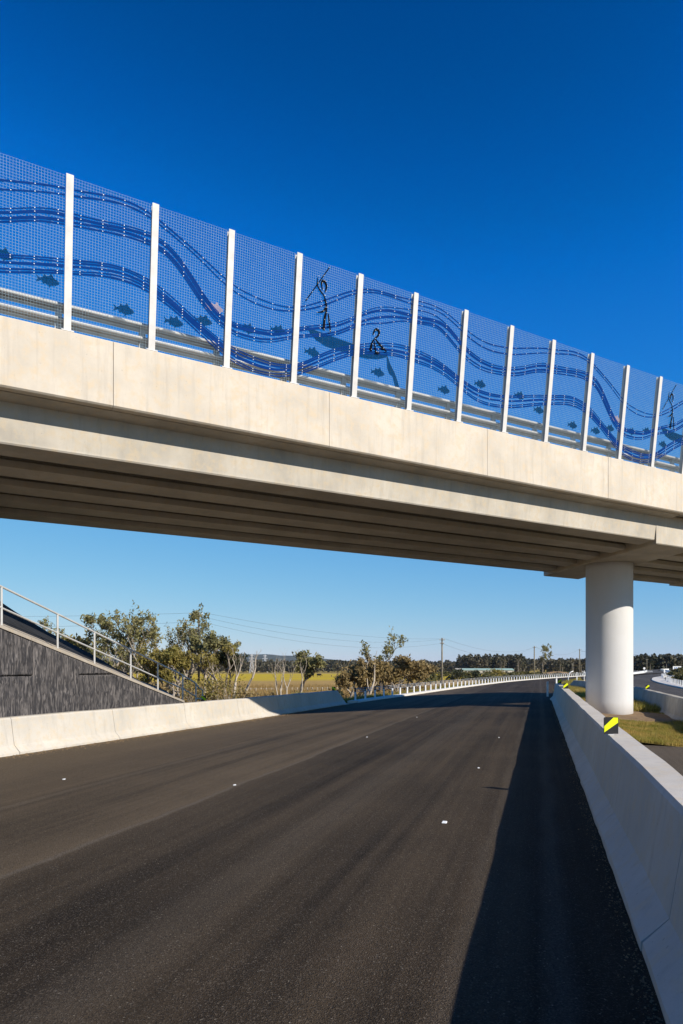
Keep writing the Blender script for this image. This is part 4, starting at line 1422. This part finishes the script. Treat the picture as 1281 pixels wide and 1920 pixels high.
def wire(label, a, b, sag, r, group='power lines'):
    m = MB()
    a, b = Vector(a), Vector(b)
    pts = []
    for i in range(25):
        t_ = i / 24
        q = a.lerp(b, t_)
        q.z -= sag * 4 * t_ * (1 - t_)
        pts.append(tuple(q))
    m.tube(pts, r, 4)
    return tag(m.build('power_line', M['cable']), label, 'power line', group)


V3 = lambda p_, dx_, dz_: (p_[0] + dx_, p_[1] - 0.2, p_[2] + dz_)
wire('upper power line from the pole in the trees to the pasture pole', V3(pA, 0.8, -0.15), V3(pB, 0.45, -0.15), 1.0, 0.012)
wire('middle power line from the pole in the trees to the pasture pole', V3(pA, -0.8, -0.3), V3(pB, -0.45, -0.3), 1.7, 0.012)
wire('lower power line from the pole in the trees to the pasture pole', V3(pA, 0.3, -1.2), V3(pB, 0.3, -0.95), 1.9, 0.012)
wire('upper power line from the pasture pole to the kerb-bend pole', V3(pB, 0.45, -0.15), V3(pC, 0.5, -0.25), 2.2, 0.018)
wire('lower power line from the pasture pole to the kerb-bend pole', V3(pB, -0.45, -0.9), V3(pC, -0.5, -0.4), 3.0, 0.018)
wire('power line from the kerb-bend pole to the pole beside the column', V3(pC, 0.5, -0.25), V3(pD, -0.5, -0.25), 2.6, 0.025)
wire('upper power line running out past the embankment', (-75, 95, 9.2), V3(pA, -0.8, -0.15), 0.5, 0.012)
wire('lower power line running out past the embankment', (-75, 95, 7.4), V3(pA, 0.3, -1.2), 0.5, 0.012)
wire('pale power line strung across the forest beyond the ramp', V3(pD, 0.6, -1.0), (250, 330, 11.5), 3.5, 0.05)


def pylon(px, y, h, label):
    x = at(px, y); z = ground_z(x, y)
    e = empty('pylon', (x, y, z), 0.3, label=label, cat='pylon', group='lattice pylons')
    w = lambda t_: 0.10 * h * (1 - t_) ** 1.2 + 0.022 * h
    r = 0.010 * h
    levels = [0, 0.2, 0.36, 0.5, 0.62, 0.74, 0.86, 1.0]
    for sx, sy in ((-1, -1), (1, -1), (1, 1), (-1, 1)):
        m = MB(); m.tube([(sx * w(t_), sy * w(t_), h * t_) for t_ in levels], r * 1.3, 4); m.build('leg', M['steel_far'], e)
    m = MB()
    for a, b in zip(levels[:-1], levels[1:]):
        c4 = lambda t_: [(sx * w(t_), sy * w(t_), h * t_) for sx, sy in ((-1, -1), (1, -1), (1, 1), (-1, 1))]
        A, B = c4(a), c4(b)
        for i in range(4):
            m.tube([A[i], B[(i + 1) % 4]], r, 3); m.tube([A[(i + 1) % 4], B[i]], r, 3); m.tube([B[i], B[(i + 1) % 4]], r, 3)
    o = m.build('lattice', M['steel_far'], e)
    for t_, wd in ((0.62, 0.17), (0.78, 0.15), (0.93, 0.11)):
        m = MB()
        for s_ in (-1, 1):
            m.tube([(0, 0, h * t_), (s_ * wd * h, 0, h * t_)], r * 1.2, 4); m.tube([(0, 0, h * (t_ + 0.05)), (s_ * wd * h, 0, h * t_)], r, 4)
        m.build('crossarm', M['steel_far'], e)


pylon(472, 800, 22, 'pale lattice pylon nearer the bleached dead tree')
pylon(497, 880, 23, 'pale lattice pylon nearer the bleached bare stems')

# ------------------------------------------------------------------ pasture details: fence, cows, sheds, mound
def paddock_fence(label, a, b, n, hh):
    a, b = Vector(a), Vector(b)
    e = empty('paddock_fence', (a.x, a.y, ground_z(a.x, a.y)), label=label, cat='fence')
    o0 = e.location.copy()
    m = MB(); m.tube([(0, 0, -0.2), (0, 0, hh)], 0.09, 6)
    p0 = m.build('fence_post', M['bark_white'], e)
    pts = []
    for i in range(n):
        q = a.lerp(b, i / (n - 1))
        z = ground_z(q.x, q.y)
        o = p0 if i == 0 else copy_tree(p0, e)
        o.location = (q.x - o0.x, q.y - o0.y, z - o0.z)
        pts.append((q.x - o0.x, q.y - o0.y, z - o0.z))
    for k_ in (0.5, 0.85):
        m = MB(); m.tube([(x, y, z + hh * k_) for x, y, z in pts], 0.015, 3); m.build('fence_wire', M['galv'], e)


paddock_fence('line of pale stub posts crossing the dry pasture left of the roadside trees', (at(430, 112), 112), (at(660, 118), 118), 25, 0.62)
paddock_fence('long post and wire fence along the far pasture beyond the roadside trees', (at(770, 128), 128), (at(1000, 215), 215), 34, 0.8)


def cow(px, y, rz, label):
    x = at(px, y); z = ground_z(x, y)
    e = empty('cow', (x, y, z), rz, label=label, cat='cow', group='dark cows grazing in the yellow pasture')
    m = MB()
    prof_ = [(-0.95, 1.05, 0.20), (-0.8, 1.02, 0.36), (-0.4, 0.98, 0.42), (0.1, 0.97, 0.43), (0.5, 1.0, 0.40), (0.75, 1.05, 0.28), (0.95, 0.95, 0.18), (1.15, 0.70, 0.15), (1.32, 0.45, 0.12), (1.42, 0.30, 0.07)]
    m.loft([[(px_, r_ * 0.7 * math.cos(2 * math.pi * j / 10), zc + r_ * math.sin(2 * math.pi * j / 10)) for j in range(10)] for px_, zc, r_ in prof_])
    for lx, k_ in ((-0.7, 1), (0.55, -1)):
        for sy in (-0.17, 0.17):
            m.tube([(lx, sy, 0.85), (lx + 0.06 * k_, sy, 0.45), (lx - 0.02 * k_, sy, 0.0)], [0.13, 0.07, 0.06], 6)
    m.tube([(-0.95, 0, 1.15), (-1.05, 0, 0.8), (-1.03, 0, 0.45)], [0.03, 0.025, 0.04], 4)
    m.tube([(1.2, -0.1, 0.78), (1.18, -0.28, 0.8)], [0.05, 0.02], 4); m.tube([(1.2, 0.1, 0.78), (1.18, 0.28, 0.8)], [0.05, 0.02], 4)
    m.build('cow_body', M['cow'], e, True)


for px, y, rz in ((576, 300, 0.3), (585, 290, 2.6), (598.5, 285, 0.1)):
    cow(px, y, rz, 'dark cow grazing head down in the yellow pasture')


def shed(px, y, w, d, h, label, roof):
    x = at(px, y); z = field_z(y)
    e = empty('shed', (x, y, z), 0.12, label=label, cat='shed', group='sheds before the far forest')
    m = MB(); m.box(-w / 2, w / 2, 0, d, -0.5, h); m.build('wall', M['shed_wall'], e)
    m = MB(); m.prism([(-0.5, h - 0.05), (d / 2, h + 1.3), (d + 0.5, h - 0.05), (d + 0.5, h + 0.1), (d / 2, h + 1.55), (-0.5, h + 0.1)], -w / 2 - 0.4, w / 2 + 0.4, 'x'); m.build('roof', M[roof], e)
    for k_ in range(int(w / 5)):
        m = MB(); m.box(-w / 2 + 1.5 + k_ * 5, -w / 2 + 3.5 + k_ * 5, -0.06, -0.003, 0.6, h - 0.6); m.build('door', M['black'], e)


shed(893, 560, 22, 9, 3.0, 'long shed with pale green roof in front of the far forest', 'roof_green')
shed(938, 575, 24, 9, 3.0, 'second green-roofed shed nearer the kerb-bend pole', 'roof_green')
shed(866, 600, 9, 8, 3.2, 'small pale shed left of the green-roofed sheds', 'shed_wall')
# sand mound
rs = np.random.RandomState(4)
mv, mf = [], []
for j in range(8):
    for i in range(24):
        a = i / 24 * 2 * math.pi; rr_ = j / 7
        hh = 1.7 * (1 - rr_ ** 1.5) * (1 + 0.25 * math.sin(3 * a)) - 0.3
        mv.append((at(1045, 300) + 13 * rr_ * math.cos(a), 300 + 6 * rr_ * math.sin(a), -2.2 + hh))
for j in range(7):
    for i in range(24):
        mf.append((j * 24 + i, j * 24 + (i + 1) % 24, (j + 1) * 24 + (i + 1) % 24, (j + 1) * 24 + i))
tag(raw('soil_mound', mv, mf, M['soil']), kind='structure')

# ------------------------------------------------------------------ far forest, shrub masses, grass (uncountable)
def clumps(name, spots, per, size, mat, seed, flat=0.9):
    rs = np.random.RandomState(seed)
    cs = [(x, y, z + h * 0.62) for x, y, z, h, w in spots]
    out = []
    for (x, y, z, h, w) in spots:
        n = per
        a = rs.uniform(0, 2 * math.pi, n); t_ = rs.uniform(0, 1, n) ** 0.7
        rad = w * np.sqrt(rs.uniform(0, 1, n)) * np.sqrt(np.clip(1.05 - (2 * t_ - 0.9) ** 2, 0.05, 1))
        out.append(np.stack([x + rad * np.cos(a), y + rad * np.sin(a), z + h * (0.12 + 0.88 * t_)], 1))
    P = np.concatenate(out); n = len(P)
    a = rs.normal(0, 1, (n, 3)); a /= np.linalg.norm(a, axis=1, keepdims=True)
    b = np.cross(a, rs.normal(0, 1, (n, 3))); b /= np.maximum(np.linalg.norm(b, axis=1, keepdims=True), 1e-6)
    s = size * rs.uniform(0.5, 1.5, (n, 1))
    V = np.stack([P - a * s, P + b * s * flat, P + a * s, P - b * s * flat], 1).reshape(-1, 3)
    return raw(name, V, np.arange(4 * n).reshape(-1, 4), mat)


rs = np.random.RandomState(8)
spots = []
for row in range(4):
    y0 = 830 + row * 35
    x = -760.0
    while x < 760:
        x += rs.uniform(3, 6.5)
        yy = y0 + rs.uniform(-14, 14)
        pxx = 640 + 1280 * x / yy
        if -80 < pxx < 1400:
            hgt = rs.uniform(7.5, 10.5) + row * 1.1 + 4.5 * float(vnoise(np.array([x / 60.0]), np.array([row * 3.0]), 4)[0])
            spots.append((x, yy, ground_z(x, yy), hgt, rs.uniform(4.0, 7.0)))
o = clumps('far_forest', spots, 80, 1.3, M['wood'], 1)
tag(o, 'dark forest closing off the far side of the pasture', 'forest', kind='stuff')
# nearer dark wood behind the sheds and beyond the ramp
spots = []
for x0, x1, y0, n_, h0, h1 in ((at(860, 640), at(985, 640), 640, 150, 13, 18), (at(1175, 400), at(1320, 400), 400, 170, 8, 12.0), (at(1030, 560), at(1200, 560), 560, 110, 8, 12)):
    for _ in range(n_):
        x = rs.uniform(x0, x1); yy = y0 + rs.uniform(-25, 25)
        spots.append((x, yy, ground_z(x, yy), rs.uniform(h0, h1), rs.uniform(2.2, 4.4)))
o = clumps('near_wood', spots, 110, 0.8, M['wood'], 2)
tag(o, 'dark wood behind the sheds and beyond the ramp', 'wood', kind='stuff')
# pale trunks that show in the wood
m = MB()
for (x, yy, z, h, w) in spots[::3]:
    m.tube([(x, yy - w, z), (x + rs.uniform(-.6, .6), yy - w, z + h * 0.75)], [0.22, 0.1], 4, cap=False)
tag(m.build('wood_trunks', M['bark']), 'pale trunks showing in the dark wood', 'trunks', kind='stuff')
# shrubs over the pasture in front of the sheds and on the ramp bank
spots = []
for _ in range(230):
    yy = rs.uniform(170, 520); x = at(rs.uniform(800, 1120), yy)
    if x < XL(min(420, yy)) - 6:
        spots.append((x, yy, ground_z(x, yy), rs.uniform(0.5, 2.2), rs.uniform(1.0, 3.5)))
o = clumps('pasture_scrub', spots, 40, 0.35, M['bushes'], 3)
tag(o, 'low green scrub scattered over the far pasture', 'scrub', kind='stuff')
spots = []
for _ in range(520):
    yy = rs.uniform(50, 150); x = QR(yy) + apron(yy) + rs.uniform(0.8, 11)
    spots.append((x, yy, bank_z(x, yy), rs.uniform(0.25, 0.8), rs.uniform(0.4, 1.0)))
o = clumps('bank_scrub', spots, 34, 0.13, M['bushes'], 4)
tag(o, 'low brown and green scrub covering the bank beside the ramp', 'scrub', kind='stuff')


def grass(name, pts, h, w, mat, seed, label, blades=5):
    rs = np.random.RandomState(seed)
    P = np.repeat(np.asarray(pts, dtype=float), blades, 0)
    n = len(P)
    P[:, 0] += rs.normal(0, w * 3.0, n); P[:, 1] += rs.normal(0, w * 3.0, n)
    hh = h * rs.uniform(0.35, 1.25, n)
    a = rs.uniform(0, 2 * math.pi, n)
    lean = rs.uniform(0.0, 0.6, n) * hh
    la = rs.uniform(0, 2 * math.pi, n)
    dx_, dy_ = np.cos(a) * w, np.sin(a) * w
    V = np.stack([np.stack([P[:, 0] - dx_, P[:, 1] - dy_, P[:, 2] - 0.02], 1), np.stack([P[:, 0] + dx_, P[:, 1] + dy_, P[:, 2] - 0.02], 1),
                  np.stack([P[:, 0] + lean * np.cos(la), P[:, 1] + lean * np.sin(la), P[:, 2] + hh], 1)], 1).reshape(-1, 3)
    o = raw(name, V, np.arange(3 * n).reshape(-1, 3), mat)
    return tag(o, label, 'grass', kind='stuff')


pts = []
for _ in range(21000):
    y = 36 + 110 * rs.rand() ** 1.5; px = rs.uniform(60, 900); x = at(px, y)
    if x < XL(y) - 2.8: pts.append((x, y, ground_z(x, y)))
grass('dry_grass', pts, 0.68, 0.035, M['grass_dry'], 1, 'tall golden dry grass over the near pasture', 5)
pts = []
for _ in range(5200):
    y = 34 + 70 * rs.rand() ** 1.6; x = XL(y) - 0.62 - 2.0 * rs.rand()
    pts.append((x, y, verge_z(x, y)))
grass('verge_grass', pts, 0.22, 0.014, M['grass_green'], 2, 'green grass along the kerb behind the rope barrier', 6)
pts = []
for _ in range(26000):
    y = 15.6 + 12 * rs.rand() ** 1.2; t_ = rs.rand(); x = XR(y) + 0.85 + (QL(y) - XR(y) - 1.5) * t_
    d = math.hypot((x - CXW - 0.2) / 2.2, (y - CYW + 0.9) / 3.9)
    if d > 1.0 or (d > 0.8 and rs.rand() < 0.3): pts.append((x, y, median_z(x, y)))
grass('median_grass', pts, 0.085, 0.006, M['grass_green'], 3, 'short patchy grass on the median before the column', 6)
pts = []
for _ in range(9000):
    y = 27.5 + 60 * rs.rand() ** 1.3; t_ = rs.rand(); x = XR(y) + 0.3 + (0.6 if y < 35 else 0) + (QL(y) - XR(y) - 1.2) * t_
    pts.append((x, y, median_z(x, y)))
grass('median_grass', pts, 0.30, 0.014, M['grass_green'], 4, 'longer green grass on the median beyond the column', 6)

# loose grit along the barrier feet
gv_, gf_ = [], []
rs = np.random.RandomState(12)
for i in range(5200):
    right = i % 3 == 0
    y = (2.5 + 26 * rs.rand() ** 1.6) if right else (12.0 + 20 * rs.rand())
    off = abs(rs.normal(0, 0.05 if right else 0.22)) + 0.01
    x = XR(y) - off if right else XL(y) + off
    r_ = (0.004 + 0.008 * rs.rand() ** 3) if right else (0.006 + 0.02 * rs.rand() ** 3)
    z = road_z(x, y)
    o_ = len(gv_)
    a = rs.uniform(0, 6.28)
    for j in range(3):
        gv_.append((x + r_ * math.cos(a + 2.1 * j), y + r_ * math.sin(a + 2.1 * j), z - 0.001))
    gv_.append((x + rs.normal(0, r_ * 0.3), y, z + r_ * rs.uniform(0.5, 1.1)))
    gf_ += [(o_, o_ + 1, o_ + 3), (o_ + 1, o_ + 2, o_ + 3), (o_ + 2, o_, o_ + 3)]
tag(raw('roadside_grit', gv_, gf_, M['soil']), 'loose brown grit scattered along the barrier feet', 'grit', kind='stuff')

# ------------------------------------------------------------------ air
m = MB(); m.box(-6500, 6500, -350, 8600, -12, 122)
k = bpy.data.materials.new('pale_air'); k.use_nodes = True
for n_ in list(k.node_tree.nodes): k.node_tree.nodes.remove(n_)
ko = k.node_tree.nodes.new('ShaderNodeOutputMaterial'); kv = k.node_tree.nodes.new('ShaderNodeVolumePrincipled')
kv.inputs['Color'].default_value = (0.72, 0.82, 0.95, 1.0); kv.inputs['Density'].default_value = 0.000035
k.node_tree.links.new(kv.outputs[0], ko.inputs['Volume'])
tag(m.build('haze', k), kind='stuff')
